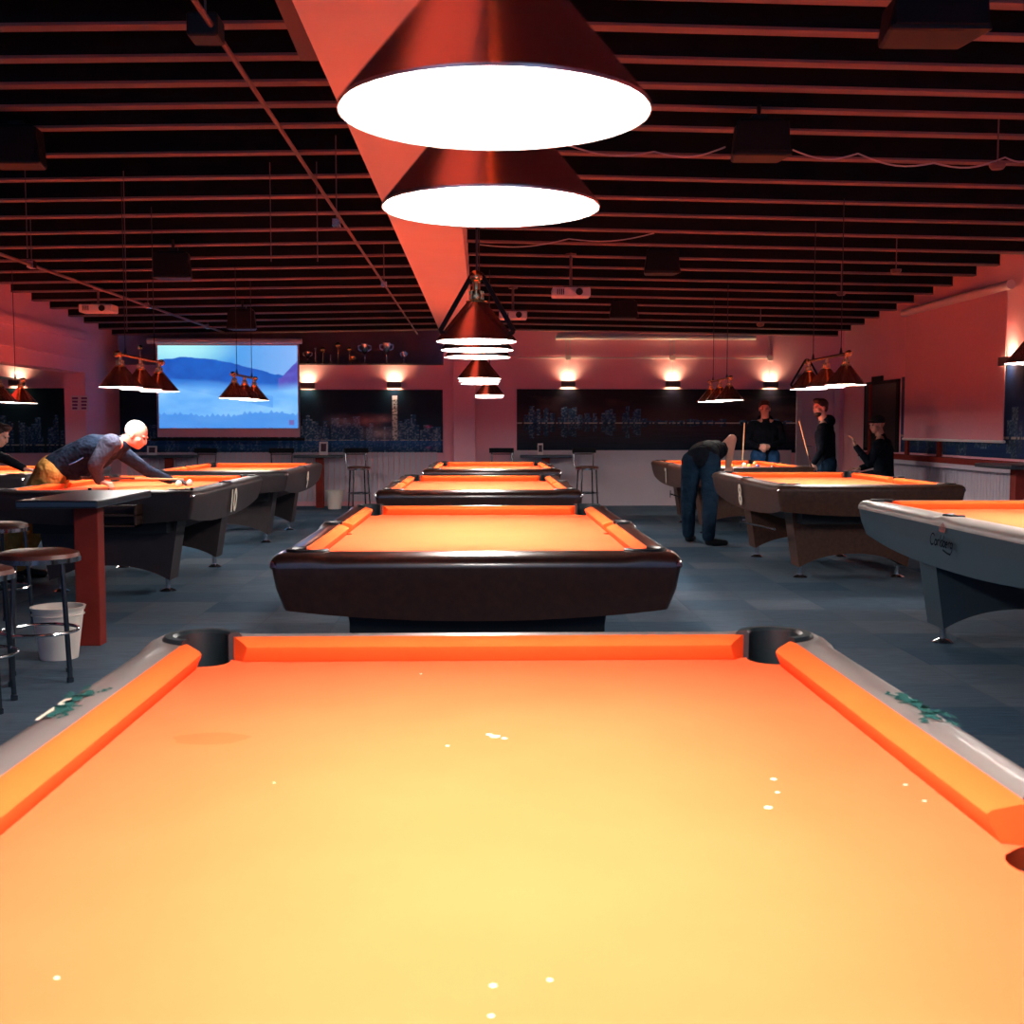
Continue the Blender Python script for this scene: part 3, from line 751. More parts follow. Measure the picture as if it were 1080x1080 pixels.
# ================================================================= HANGING LAMPS
def shade_mb():
    m=MB().mat(M['copper'])
    out=[(.180,0),(.1805,.004),(.176,.010),(.05,.165),(.040,.180)]; inn=[(.038,.178),(.048,.160),(.172,.009),(.178,0)]
    m.lathe(out,48,cap=False); m.mat(M['white_enamel']); m.lathe(inn,48,cap=False); m.mat(M['copper']); m.lathe([(.178,0),(.180,0)],48,cap=False); m.lathe([(.04,.18),(.01,.181)],48,cap=False)
    return m
def lamp(X,Yc,rim,label,group='three-shade billiard lamps'):
    r=empty('billiard_lamp',(X,Yc,rim)); T(r,label,'hanging lamp',group)
    for k in (-1,0,1):
        s=shade_mb().build('shade',None,r); s.location=(0,k*.6,0)
        d=MB().lathe([(.001,.010),(.1725,.010),(.1725,.0115),(.001,.0115)],48).build('glow_disc',M['diffuser'],s)
        n=MB().lathe([(.045,.172),(.048,.178),(.030,.186),(.034,.200),(.028,.222),(.018,.228),(.018,.262)],20)
        for q in range(8):
            a=q*PI/4; n.box((.030*math.cos(a)-.003,.030*math.sin(a)-.003,.186),(.030*math.cos(a)+.003,.030*math.sin(a)+.003,.222))
        o=n.build('socket',M['brass'],r); o.location=(0,k*.6,0)
    b=MB().tube([(0,-.66,.275),(0,.66,.275)],.014,14); b.build('bar',M['brass'],r)
    for k in (-1,1):
        f=MB().sphere((0,k*.68,.275),.030,14); f.lathe([(.018,-.02),(.024,0),(.018,.02)],14,(0,k*.63,.275)); f.build('finial',M['brass'],r)
        h=ceil_h(X,Yc+k*.45)-rim if X>-6 else 1.4
        c=MB().tube([(0,k*.45,.285),(0,k*.45,h)],.004,6); c.lathe([(.001,.285),(.016,.287),(.012,.31),(.006,.34),(.001,.345)],12,(0,k*.45,0)); c.build('suspension_cable',M['cable'],r)
    return r
lamp(.015,1.40,1.690,'billiard lamp with brass shades hanging over the nearest table')
lamp(-.025,5.92,1.705,'billiard lamp over the second table of the centre row, a ball rack hung on it')
lamp(-.024,10.4,1.72,'billiard lamp over the third table of the centre row')
lamp(.09,14.85,1.70,'billiard lamp over the farthest table of the centre row')
lamp(-3.02,10.65,1.655,'billiard lamp above the bald man\'s table')
lamp(-2.86,14.45,1.655,'billiard lamp in front of the projected lake picture')
lamp(-5.40,13.5,1.60,'billiard lamp at the left frame edge')
lamp(3.22,11.1,1.695,'billiard lamp over the brown table marked 8')
lamp(3.10,15.5,1.66,'billiard lamp over the table with the bending player')
lamp(3.265,6.35,1.70,'billiard lamp over the light grey table, mostly outside the right frame edge')
lamp(5.9-.0,13.1,1.78,'billiard lamp shade cut by the right frame edge beside the pink screen') if False else None
# extra shade at right frame edge (px 1065-1080,y 382) belongs to the lamp nearer than table R0's row: hung by right wall
def rack(p,tilt,label,rz=0,s=.33):
    r=MB(); h=s*.80; rad=.03; pts=[]
    cs=[(-s/2+rad,0+rad),(s/2-rad,rad),(0,h-rad)]
    angs=[(PI*7/6,PI*3/2),(PI*3/2,PI*11/6+0),(PI/6,PI*5/6)]
    for (cx,cz),(a0,a1) in zip(cs,angs):
        for i in range(6):
            a=a0+(a1-a0)*i/5; pts.append((cx+rad*math.cos(a),0,cz+rad*math.sin(a)))
    r.tube(pts,.011,8,closed=True); o=r.build('ball_rack',M['black']); o.location=p; o.rotation_euler=(tilt,0,rz)
    return T(o,label,'ball rack','triangle racks hung on the lamps')
rack((-.022,5.92-.657,1.735),0,'black triangle ball rack hung on the lamp over the second centre table')
rack((3.22,11.1+.657,1.725),0,'black triangle ball rack hung on the lamp over the brown table marked 8')
# ================================================================= STOOLS, HIGH TABLES, BINS
def stool(p,label,back=False,rz=0,sh=.70,seat=None,spread=.20,group='bar stools',sr=1.0):
    r=empty('bar_stool',p,rz); T(r,label,'stool',group)
    m=MB().lathe([(.001,sh-.035),(.180*sr,sh-.035),(.190*sr,sh-.02),(.185*sr,sh),(.15*sr,sh+.012),(.001,sh+.016)],36); m.build('seat',seat or M['vinyl'],r)
    m=MB().lathe([(.183*sr,sh-.045),(.194*sr,sh-.045),(.194*sr,sh-.02),(.183*sr,sh-.02),(.183*sr,sh-.045)],36,cap=False); m.build('seat_ring',M['chrome'],r)
    for k in range(4):
        a=PI/4+k*PI/2; m=MB().tube([(.165*math.cos(a),.165*math.sin(a),sh-.04),(spread*math.cos(a),spread*math.sin(a),.02)],.0125,10)
        m.lathe([(.001,0),(.017,0),(.017,.025),(.001,.025)],10,(spread*math.cos(a),spread*math.sin(a),0)); m.build('leg',M['steel'],r)
    q=spread-.008; m=MB().tube([(q*math.cos(2*PI*i/32),q*math.sin(2*PI*i/32),.26) for i in range(32)],.009,8,closed=True); m.build('foot_ring',M['chrome'],r)
    if back:
        m=MB()
        for s in(-1,1): m.tube([(s*.15,.165,sh-.04),(s*.165,.20,sh+.1),(s*.17,.215,sh+.27)],.010,8)
        m.tube([(-.168,.208,sh+.2),(.168,.208,sh+.2)],.008,8); m.build('back_frame',M['steel'],r)
        m=MB(); vs=[];fs=[];N=10
        for i in range(N+1):
            u=-1+2*i/N; x=u*.20; y=.225-.05*u*u
            for dy,dz in ((-.018,.22),(.018,.22),(.018,.30),(-.018,.30)): vs.append((x,y+dy,sh+dz))
        for i in range(N):
            for k in range(4): fs.append((i*4+k,i*4+(k+1)%4,(i+1)*4+(k+1)%4,(i+1)*4+k))
        fs.append((0,1,2,3)); fs.append((N*4+3,N*4+2,N*4+1,N*4)); m.add(vs,fs).build('backrest',M['blackmatte'],r,bevel=.008)
    return r
stool((-2.33,6.25,0),'brown-topped stool in front of the left high table, whole seat in view',rz=.35,sh=.67,sr=1.1)
stool((-2.40,5.6,0),'brown-topped stool cut by the left frame edge, nearest the camera',rz=.15,sh=.66)
stool((-3.22,7.95,0),'dark-backed stool half cut by the left frame edge, behind the other stools',True,rz=2.6,sh=.68)
for x,fy,rz,lab in ((379,537,.35,'backrest stool beside the white bin at the back wall'),(619,537,.2,'backrest stool right of the high table under the dark mural'),
    (528,536,-.1,'backrest stool behind the farthest centre table'),(297,536,.1,'backrest stool behind the table marked 9, left of the red post'),
    (212,536,-.3,'backrest stool under the left half of the projection')):
    p=atY(x,fy,19.1); stool((p.x,19.1,0),lab,True,rz,.68,M['vinyl'])
def high_table(p,w,d,h,label,post=(.14,.10),mat=None):
    r=empty('high_table',p); T(r,label,'high table','high tables on red posts')
    m=MB().box((-w/2,-d/2,h-.045),(w/2,d/2,h)); m.build('table_top',M['top_dark'],r,smooth=0,bevel=.01)
    m=MB().box((-post[0]/2,-post[1]/2,0),(post[0]/2,post[1]/2,h-.045)); m.build('post',M['redpost'],r,smooth=0,bevel=.006)
    return r
ht=high_table((-2.39,7.25,0),.46,1.10,.915,'dark-topped high table on a red post at the left foreground',(.145,.12))
for x,lab,w in ((336,'high table on a red post by the white bin at the back wall',.80),(576,'high table on a red post under the dark mural',.85),(176,'high table on a red post below the left end of the projection',.9)):
    p=atY(x,500,19.35); high_table((p.x,19.5,0),w,.4,.87 if False else atY(x,480.5,19.1).z,lab,(.13,.1))
p=atX(1078,500,5.75); high_table((5.72,p.y,0),.6,.9,.93,'high table on a red post against the right wall at the frame edge',(.14,.14))
def bin_(p,h,rt,label):
    r=empty('waste_bin',p); T(r,label,'waste bin','white plastic bins')
    rb=rt*.72; m=MB().lathe([(.001,0),(rb,0),(rt*.97,h-.02),(rt,h-.02),(rt+.008,h),(rt-.004,h),(rt*.95,h-.03),(rb-.006,.012),(.001,.012)],36); m.build('bucket',M['white_plastic'],r)
    m=MB().tube([((rt-.002)*math.cos(a),(rt-.002)*math.sin(a)-.0,h-.045) for a in [2*PI*i/36 for i in range(36)]],.004,6,closed=True); m.build('rim_band',M['white_plastic'],r)
    return r
bin_((-2.44,6.83,0),.30,.145,'white plastic bin beside the red post at the left foreground')
p=atY(353,540,19.2); bin_((p.x,19.2,0),.30,.145,'white plastic bin at the back wall under the blue mural')
def card(x,y,Y,z,label,w=.15,h=.2,black=False):
    p=atY(x,y,Y); r=MB().mat(M['paper']); t=Matrix.Translation((p.x,Y,z))@Matrix.Rotation(-.2,4,'X')
    r.box((-w/2,-.006,0),(w/2,.006,h),t); r.mat(M['ink']); r.box((-w*.32,-.008,h*.25),(w*.32,-.006,h*.85),t)
    return T(r.build('table_card',smooth=0),label,'card stand','card stands on the high tables')
zt=atY(340,480.5,19.1).z
card(341,470,19.5,zt,'white card stand on the high table by the white bin',.14,.22); card(570,470,19.5,zt,'white card stand on the high table under the dark mural',.09,.19)
card(160,470,19.5,zt,'pale card stand on the high table behind the bald man',.16,.15)
# ================================================================= CEILING EQUIPMENT
def speaker(x,y,Y,w,h,label,rx=.35):
    p=atY(x,y,Y); r=empty('ceiling_speaker',p); T(r,label,'speaker','black ceiling speakers')
    m=MB(); a=w/2; b=w*.36; vs=[(-b,-.1,h/2),(b,-.1,h/2),(b*.9,.16,h/2),(-b*.9,.16,h/2),(-a,-.14,-h/2),(a,-.14,-h/2),(a*.8,.12,-h/2),(-a*.8,.12,-h/2)]
    # rear narrower than the front grille
    m.add(vs,[(0,1,2,3),(7,6,5,4),(0,4,5,1),(1,5,6,2),(2,6,7,3),(3,7,4,0)]); m.build('cabinet',M['black'],r,smooth=0,bevel=.02)
    m=MB().box((-a*.86,-.0,-h*.40),(a*.86,.012,h*.40)); g=m.build('grille',M['blackmatte'],r,smooth=0,bevel=.01); g.location=(0,-.143,0); g.rotation_euler=(-.14,0,0)
    top=ceil_h(p.x,Y)-p.z
    m=MB().tube([(0,0,h/2-.01),(0,0,top+.0)],.014,8); m.box((-.05,-.03,h/2),(.05,.03,h/2+.035)); m.build('bracket',M['black'],r,smooth=0)
    return r
speaker(800,148,8.2,.42,.26,'black speaker hanging at upper right, beside the white cable')
speaker(697,276,13.1,.42,.28,'black speaker right of the white ceiling projector')
speaker(657,326,16.4,.42,.26,'small far black speaker left of the lamp tube')
speaker(183,280,12.5,.42,.28,'black speaker above the brass lamp of the bald man\'s table')
speaker(256,337,16.4,.42,.28,'black speaker above the projected picture')
speaker(18,155,8.6,.42,.28,'black speaker at the left frame edge')
speaker(980,20,4.75,.42,.17,'large black speaker cut by the top right frame edge')
def projector(x,y,Y,w,label,pole=.3):
    p=atY(x,y,Y); r=empty('ceiling_projector',p); T(r,label,'projector','white ceiling projectors')
    m=MB().box((-w/2,-.13,-.05),(w/2,.13,.05)); m.build('body',M['pink_case'],r,smooth=0,bevel=.015)
    m=MB().lathe([(.035,0),(.04,.02),(.03,.03),(.001,.03)],20,mx=Matrix.Translation((w*.2,-.13,0))@Matrix.Rotation(PI/2,4,'X')); m.build('lens',M['black'],r)
    m=MB()
    for i in range(4): m.box((-w*.38+i*.022,-.134,-.03),(-w*.38+i*.022+.01,-.128,.03))
    m.build('vent',M['blackmatte'],r,smooth=0)
    top=ceil_h(p.x,Y)-p.z; m=MB().tube([(0,0,.04),(0,0,max(top,.1))],.016,8); m.lathe([(.001,0),(.06,0),(.06,.02),(.001,.02)],16,(0,0,max(top,.1)-.03)); m.box((-.08,-.05,.05),(.08,.05,.07)); m.build('mount_pole',M['pipe'],r,smooth=0)
projector(104,326,15.2,.42,'white projector under the sloping pipe at the left'); projector(602,309,13.3,.42,'white projector hanging in front of the back wall, right of the beam')
projector(541,333,15.5,.36,'white projector partly hidden by the triangle rack, on a pale pole')
# pipes
def pipe(pts,label,r=.02,mat=None,name='ceiling_pipe',cl=()):
    m=MB().tube(pts,r,10)
    for q in cl: m.lathe([(r*1.8,-.03),(r*1.8,.03)],12,q)
    return T(m.build(name,mat or M['pipe']),label,'pipe')
P=[atZ(205,0,2.87),atZ(440,352,2.87)]; P[0].y=max(P[0].y,2)
r=empty('ceiling_pipe',P[0]); T(r,'thin pipe running straight back under the ceiling left of the orange beam','pipe')
loc(MB().tube([P[0]+(P[0]-P[1]).normalized()*3,P[1]],.012,10).build('pipe_run',M['pipe'],r))
q=atZ(217,32,2.87); loc(MB().box((q.x-.06,q.y-.07,2.83),(q.x+.06,q.y+.07,2.92)).build('junction_box',M['black'],r,smooth=0,bevel=.01))
for (x,y) in ((355,235),(405,300)):
    q=atZ(x,y,2.87); loc(MB().box((q.x-.03,q.y-.04,2.84),(q.x+.03,q.y+.04,2.90)).build('coupling',M['chrome'],r,smooth=0,bevel=.005))
for (x,y) in ((217,32),(355,235),(405,300)):
    q=atZ(x,y,2.87); loc(MB().tube([(q.x,q.y,2.88),(q.x,q.y,ceil_h(q.x,q.y)+.05)],.005,6).build('hanger_rod',M['pipe'],r))
A=atZ(0,268,2.85); B=atZ(240,352,2.85); r=empty('ceiling_pipe',A); T(r,'thin pipe crossing the ceiling above the left tables','pipe')
loc(MB().tube([A+(A-B)*.3,B],.016,10).build('pipe_run',M['pipe'],r))
for t in (.08,.5,.85):
    q=A.lerp(B,t); loc(MB().box((q.x-.03,q.y-.05,2.82),(q.x+.03,q.y+.05,2.89)).build('coupling',M['chrome'],r,smooth=0,bevel=.005)); loc(MB().tube([(q.x,q.y,2.87),(q.x,q.y,ceil_h(q.x,q.y)+.05)],.004,6).build('hanger_rod',M['pipe'],r))
# white cables sagging under the joists
def cable(pp,Y,label,r=.006):
    pts=[]
    P=[atY(x,y,Y) for x,y in pp]
    for i in range(len(P)-1):
        for k in range(8): 
            t=k/8; pts.append(P[i].lerp(P[i+1],t)-Vector((0,0,.05*math.sin(PI*t))))
    pts.append(P[-1])
    return T(MB().tube(pts,r,6).build('ceiling_cable',M['cable_w']),label,'cable')
cable([(596,152),(690,160),(765,155)],8.4,'pale cable looping from the near lamp to the black speaker'); cable([(836,158),(905,162),(985,172),(1060,166),(1100,160)],8.4,'pale cable running right from the black speaker to the frame edge')
cable([(505,258),(600,252),(690,246)],12.3,'pale cable crossing the joists behind the second lamp shade')
for (x,y,lab) in ((945,285,'small smoke detector under the joists near the pink screen'),(887,309,'small smoke detector left of the pink screen'),(802,342,'small far smoke detector above the standing player'),(1052,174,'small smoke detector by the cable at the right')):
    Y={945:12.3,887:13.8,802:17.,1052:8.4}[x]; p=atY(x,y,Y); r=MB().lathe([(.001,-.03),(.04,-.03),(.055,-.01),(.055,.01),(.02,.012)],20,p); r.tube([p,(p.x,p.y,ceil_h(p.x,Y)+.05)],.006,6)
    T(r.build('smoke_detector',M['pipe']),lab,'smoke detector','smoke detectors')
# thin loose hanging wires at the upper left
for (x,y0_,y1_,Y) in ((29,205,272,9.5),(286,212,276,9.8),(335,217,276,9.8),(134,205,350,10.)):
    a=atY(x,y1_,Y); r=MB().tube([a,(a.x,a.y,ceil_h(a.x,Y)+.03)],.004,6); T(r.build('hanging_wire',M['pipe']),{29:'thin wire hanging at far left under the joists',286:'thin wire hanging left of the straight pipe',335:'thin wire hanging just beside the straight pipe',134:'thin long wire hanging above the bald man'}[x],'wire')
# ================================================================= TROPHIES
def trophy(x,ytop,kind,label,gold=True,w=.13):
    w*=1.15
    p=atY(x,390,BW+.25); top=atY(x,ytop,BW+.25).z; zb=ZL+.0; H=max(.12,top-zb)
    r=empty('trophy',(p.x,BW+.25 if False else BW+.22,ZL+.025-.025)); T(r,label,'trophy','trophies on the ledge')
    m=MB().lathe([(.001,0),(.055,0),(.055,.03),(.04,.04),(.001,.04)],18); m.build('base',M['blackmatte'],r)
    g=M['gold'] if gold else M['silver']; a=w/2
    H=max(H,2*a+.09)
    if kind=='cup':
        m=MB().lathe([(.02,.04),(.008,.06),(.008,H*.5),(.02,H*.55),(a*.8,H*.68),(a,H),(a*.92,H),(a*.7,H*.7),(.001,H*.6)],20); m.build('cup',g,r)
        for s in(-1,1): MB().tube([(s*a*.9,0,H*.93),(s*a*1.5,0,H*.92),(s*a*1.45,0,H*.75),(s*a*.75,0,H*.68)],.006,6).build('handle',g,r)
    else:
        m=MB().lathe([(.015,.04),(.008,.06),(.008,H-2*a),(.014,H-2*a+.01)],14); m.build('stem',g,r)
        MB().sphere((0,0,H-a),(a,.03,a),18).build('medallion',g,r)
tl=((325,371,'cup',0,.09,'small silver cup trophy nearest the projection'),(333,366,'disc',0,.04,'thin looped silver trophy beside the first cup'),(341,366,'disc',1,.08,'gold figure trophy second from the projection'),
    (349,373,'disc',0,.03,'thin short silver trophy between two gold ones'),(357,361,'disc',1,.09,'tall gold ball trophy on the ledge'),(369,366,'disc',1,.07,'gold medallion trophy left of the large silver cup'),
    (372,376,'cup',1,.06,'low gold cup in front of the medallion trophy'),(385,363,'cup',0,.12,'large silver cup with two handles on the ledge'),(408,362,'cup',0,.13,'wide-handled cup trophy above the lit wall lamp'),
    (426,371,'cup',0,.06,'last small cup at the right end of the ledge'),(149,364,'disc',1,.08,'gold trophy glinting above the bald man\'s lamp'))
for x,y,k,g,w,lab in tl: trophy(x,y,k,lab,bool(g),w)
# ================================================================= BALLS
def ball(p,mat,label):
    return T(MB().sphere((0,0,0),.0286,20).build('pool_ball',mat,loc=p),label,'ball','pool balls')
bz=ZB+.0286
for (x,y,c,lab) in ((188.5,510,(.9,.85,.78),'white cue ball by the bald man\'s gloved hand'),(200,509,(.85,.75,.7),'pale ball just right of the white cue ball at the gloved hand')):
    p=atZ(x,y,bz); ball((p.x,p.y,bz),ball_mat('ball_'+str(x),c),lab)
for i,(x,y,c,lab) in enumerate(((771,491.5,(.8,.45,.05),'yellow ball nearest the bending player\'s hand'),(785,490,(.9,.85,.75),'white ball beside the held cue on the far right table'),(790,491.5,(.75,.5,.1),'amber ball right of the white ball on the far table'),
    (799,492,(.05,.07,.25),'dark blue ball in the middle of the far right table'),(796,489,(.8,.3,.1),'orange ball behind the dark blue ball'),(815,493,(.6,.1,.03),'red ball by itself on the far right table'),(824,491,(.8,.6,.1),'yellow ball at the far right of the spread'))):
    p=atZ(x,y,bz); ball((p.x,p.y,bz),ball_mat('ball_c%d'%i,c),lab)
# chalk cubes on the rails
for x,y,lab in ((48.5,521,'chalk cube on the near rail below the bald man'),(186,521,'chalk cube at the right end of the near rail of table 10')):
    p=atZ(x,y,.87); m=MB().box((-.011,-.011,0),(.011,.011,.022)); p=Vector((p.x-(.12 if x>100 else 0),9.16-.09,ZR-.001)); T(m.build('chalk_cube',M['black'],smooth=0,bevel=.002,loc=p),lab,'chalk')
# ================================================================= PEOPLE
def remeshed(mb,vox,smooth_it=6):
    me=bpy.data.meshes.new('tmp'); me.from_pydata([tuple(v) for v in mb.v],[],mb.f)
    bm=bmesh.new(); bm.from_mesh(me); bmesh.ops.recalc_face_normals(bm,faces=bm.faces); bm.to_mesh(me); bm.free()
    o=bpy.data.objects.new('tmp',me); C.objects.link(o)
    r=o.modifiers.new('r','REMESH'); r.mode='VOXEL'; r.voxel_size=vox
    if smooth_it: s=o.modifiers.new('s','SMOOTH'); s.iterations=smooth_it; s.factor=.5
    bpy.context.view_layer.update()
    out=bpy.data.meshes.new_from_object(o.evaluated_get(bpy.context.evaluated_depsgraph_get()))
    bpy.data.objects.remove(o)
    for p in out.polygons: p.use_smooth=True
    return out
def cap(mb,a,b,ra,rb,n=14):
    a=Vector(a);b=Vector(b); mb.sphere(a,ra,n); mb.sphere(b,rb,n); mb.tube([a,b],[ra,rb],n)
def chain(mb,pts,rs,n=14):
    for i in range(len(pts)-1): cap(mb,pts[i],pts[i+1],rs[i],rs[i+1],n)
def rotm(fwd,up=(0,0,1)):
    f=Vector(fwd).normalized(); r=f.cross(Vector(up)).normalized(); u=r.cross(f)
    return Matrix(((r.x,f.x,u.x,0),(r.y,f.y,u.y,0),(r.z,f.z,u.z,0),(0,0,0,1)))
def head_mb(mb,c,fwd,up=(0,0,1),s=1.0):
    R=Matrix.Translation(c)@rotm(fwd,up)@Matrix.Scale(s,4)
    def e(p,r,rx=0):
        q=MB().sphere((0,0,0),r,18); t=R@Matrix.Translation(p)@Matrix.Rotation(rx,4,'X'); mb.add(q.v,q.f,t)
    e((0,-.012,.030),(.078,.096,.088)); e((0,.018,-.035),(.062,.074,.075)); e((0,.045,-.082),(.036,.036,.028))   # skull, face, chin
    e((0,.092,-.018),(.013,.018,.030),.25); e((0,.098,-.035),(.017,.015,.012))  # nose
    e((0,.080,-.058),(.026,.014,.008)); e((0,.078,-.068),(.022,.013,.007))      # lips
    for sx in(-1,1):
        e((sx*.031,.083,.018),(.024,.012,.007)); e((sx*.079,-.008,-.012),(.009,.018,.030)); e((sx*.045,.05,-.025),(.025,.025,.022))
def eyes(parent,c,fwd,up=(0,0,1),s=1.0):
    R=Matrix.Translation(c)@rotm(fwd,up)@Matrix.Scale(s,4)
    for sx in (-1,1):
        m=MB(); q=MB().sphere((0,0,0),(.010,.006,.005),10); m.add(q.v,q.f,R@Matrix.Translation((sx*.031,.086,.004))); m.build('eye',M['black'],parent)
def hand_mb(mb,w,d,palm_n,curl=.6,s=1.0,thumb_side=1):
    s*=1.08
    # w wrist, d direction of fingers, palm_n palm normal
    d=Vector(d).normalized(); n=Vector(palm_n); n=(n-d*n.dot(d)).normalized(); a=d.cross(n)*thumb_side; w=Vector(w)
    for k in range(4):
        u=(k-1.5)*.020*s
        kn=w+d*(.085*s)-a*u; cap(mb,w+d*.01-a*u*.5,kn,.017*s,.013*s,8)
        L=[.072,.082,.078,.060][k]*s; p=kn; dd=d.copy()
        for j in range(3):
            ang=curl*(j+1)*.75; dd=d*math.cos(ang)+n*math.sin(ang); q=p+dd*L*[.45,.32,.23][j]; cap(mb,p,q,[.0095,.0088,.0078][j]*s,[.0088,.0078,.007][j]*s,8); p=q
    t0=w+d*.025*s+a*.025*s; t1_=t0+(d*.6+a*.7+n*.25).normalized()*.04*s; t2=t1_+(d*.8+a*.1+n*.6).normalized()*.032*s
    cap(mb,t0,t1_,.014*s,.0115*s,8); cap(mb,t1_,t2,.0110*s,.009*s,8)
def part(me,name,mat,parent):
    me.materials.clear(); me.materials.append(mat); o=bpy.data.objects.new(name,me); C.objects.link(o); o.parent=parent
    if parent: o.matrix_parent_inverse=Matrix.Translation(parent.location).inverted()
    return o
def shoe(mb,heel,d):
    d=Vector(d).normalized(); h=Vector(heel)
    cap(mb,h+Vector((0,0,.045)),h+d*.08+Vector((0,0,.045)),.042,.042); cap(mb,h+d*.06+Vector((0,0,.04)),h+d*.20+Vector((0,0,.032)),.044,.034); cap(mb,h+Vector((0,0,.05)),h+Vector((0,0,.11)),.045,.05)
def person(J,label,mats,base,head_fwd,head_up=(0,0,1),hair='short',hands=None,fem=False,sleeve_short=(),hood=False,beard=False,glove=None,voxel=.011,legs=True,cap_=None,skin='skin',extra=(),arm=1.0):
    """J: joints -> Vector: pelvis,chest,neck,head, shL,elL,wrL, shR,elR,wrR, hipL,knL,anL, hipR,knR,anR"""
    r=empty('person',base); T(r,label,'person')
    b=MB()
    chain(b,[J['pelvis'],J['chest'],J['neckb'],J['head']],[.12,.13,.06,.055])
    for s in 'LR':
        chain(b,[J['neckb'],J['sh'+s],J['el'+s],J['wr'+s]],[.055,.055*arm,.038*arm,.026*arm])
        if legs: chain(b,[J['pelvis'],J['hip'+s],J['kn'+s],J['an'+s]],[.10,.085,.055,.038])
    head_mb(b,J['head'],head_fwd,head_up)
    if hands:
        for s,(d,n,c,ts) in hands.items(): hand_mb(b,J['wr'+s],d,n,c,1.0,ts)
    body=remeshed(b,.0075,3); bo=part(body,'body',M[skin],r)
    lr=loc
    for e_ in (0,):
        ey=MB(); R=Matrix.Translation(J['head'])@rotm(head_fwd,head_up)
        for sx in(-1,1):
            q=MB().sphere((0,0,0),(.012,.008,.006),10); ey.add(q.v,q.f,R@Matrix.Translation((sx*.031,.086,.003)))
        o=ey.build('eyes',M['black'],r); o.matrix_parent_inverse=Matrix.Translation(r.location).inverted()
    # top garment
    g=MB(); sh=(J['shR']-J['shL']); mid=(J['shR']+J['shL'])/2
    side=sh.normalized(); ax=(J['neckb']-J['pelvis']).normalized()
    w0=.085; 
    for k in (-1,1):
        chain(g,[J['pelvis']+side*k*.07,J['waist']+side*k*.06,J['chest']+side*k*.075,mid+side*k*.10-ax*.03],[.115,.115,.125,.095])
    hem=J['pelvis'].lerp(J['waist'],-.15)
    chain(g,[hem,J['waist'],J['chest'],mid-ax*.03,J['neckb']+ax*.015],[.135,.13,.135,.11,.070])
    for (pa,pb,ra_,rb_) in extra: cap(g,pa,pb,ra_,rb_)
    for s in 'LR':
        e=J['wr'+s]
        if s in sleeve_short: chain(g,[mid*.4+J['sh'+s]*.6,J['sh'+s],J['sh'+s].lerp(J['el'+s],.75)],[.09,.072,.060])
        else: chain(g,[mid*.4+J['sh'+s]*.6,J['sh'+s],J['el'+s],J['el'+s].lerp(e,.93)],[.085,.073,.054,.040])
    if hood:
        f=Vector(head_fwd).normalized(); bk=J['neckb']-f*.07; g.sphere(bk+Vector((0,0,.02)),(.10,.08,.09),16); 
        cap(g,bk+side*.07+Vector((0,0,.03)),bk-side*.07+Vector((0,0,.03)),.05,.05)
    part(remeshed(g,voxel,5),mats[3] if len(mats)>3 else 'jacket',M[mats[0]],r)
    if legs:
        t=MB()
        for s in 'LR': chain(t,[J['pelvis']+ (J['hip'+s]-J['pelvis'])*.5,J['hip'+s],J['kn'+s],J['an'+s]+Vector((0,0,.02))],[.138,.126,.090,.072])
        part(remeshed(t,voxel,5),'trousers',M[mats[1]],r)
        for s in 'LR':
            sm=MB(); shoe(sm,J['an'+s]*1.0-Vector((0,0,J['an'+s].z)),J.get('toe'+s,Vector(head_fwd).xy.to_3d()))
            part(remeshed(sm,.009,3),'shoe',M['black'],r)
    if hair:
        h=MB(); R=Matrix.Translation(J['head'])@rotm(head_fwd,head_up)
        if hair=='short':
            q=MB().sphere((0,0,0),(.085,.100,.085),20); h.add(q.v,q.f,R@Matrix.Translation((0,-.022,.042)))
            q=MB().sphere((0,0,0),(.07,.05,.035),16); h.add(q.v,q.f,R@Matrix.Translation((0,.045,.098)))
            q=MB().sphere((0,0,0),(.080,.05,.07),16); h.add(q.v,q.f,R@Matrix.Translation((0,-.055,-.005)))
        elif hair=='buzz':
            q=MB().sphere((0,0,0),(.081,.094,.088),20); h.add(q.v,q.f,R@Matrix.Translation((0,-.024,.036)))
        elif hair=='thin':
            q=MB().sphere((0,0,0),(.081,.060,.06),16); h.add(q.v,q.f,R@Matrix.Translation((0,-.055,.0)))
        me=remeshed(h,.008,2); part(me,'hair',M[mats[2]],r)
    if beard:
        h=MB(); R=Matrix.Translation(J['head'])@rotm(head_fwd,head_up)
        q=MB().sphere((0,0,0),(.058,.055,.045),16); h.add(q.v,q.f,R@Matrix.Translation((0,.038,-.078)))
        part(remeshed(h,.008,2),'beard',M['hair_dark'],r)
    if cap_:
        h=MB(); R=Matrix.Translation(J['head'])@rotm(head_fwd,head_up)
        q=MB().sphere((0,0,0),(.088,.104,.075),20); h.add(q.v,q.f,R@Matrix.Translation((0,-.016,.055)))
        q=MB().sphere((0,0,0),(.06,.05,.012),16); h.add(q.v,q.f,R@Matrix.Translation((0,.10,.05)))
        part(remeshed(h,.008,2),'cap',M['blackmatte'],r)
    if glove:
        gm=MB(); s=glove; d,n,c,ts=hands[s]; hand_mb(gm,J['wr'+s],d,n,c,1.13,ts); part(remeshed(gm,.006,2),'glove',M['glove'],r)
    return r
def cue(tip,butt,label,r0=.0065,r1=.0145):
    tip=Vector(tip); butt=Vector(butt); r=empty('pool_cue',butt); T(r,label,'cue')
    m1=tip.lerp(butt,.5)
    o=loc(MB().tube([tip,m1],[r0,.010],10).build('shaft',M['cue_wood'],r)); o=loc(MB().tube([m1,butt],[.010,r1],10).build('butt',M['cue_dark'],r)); return r
V=Vector
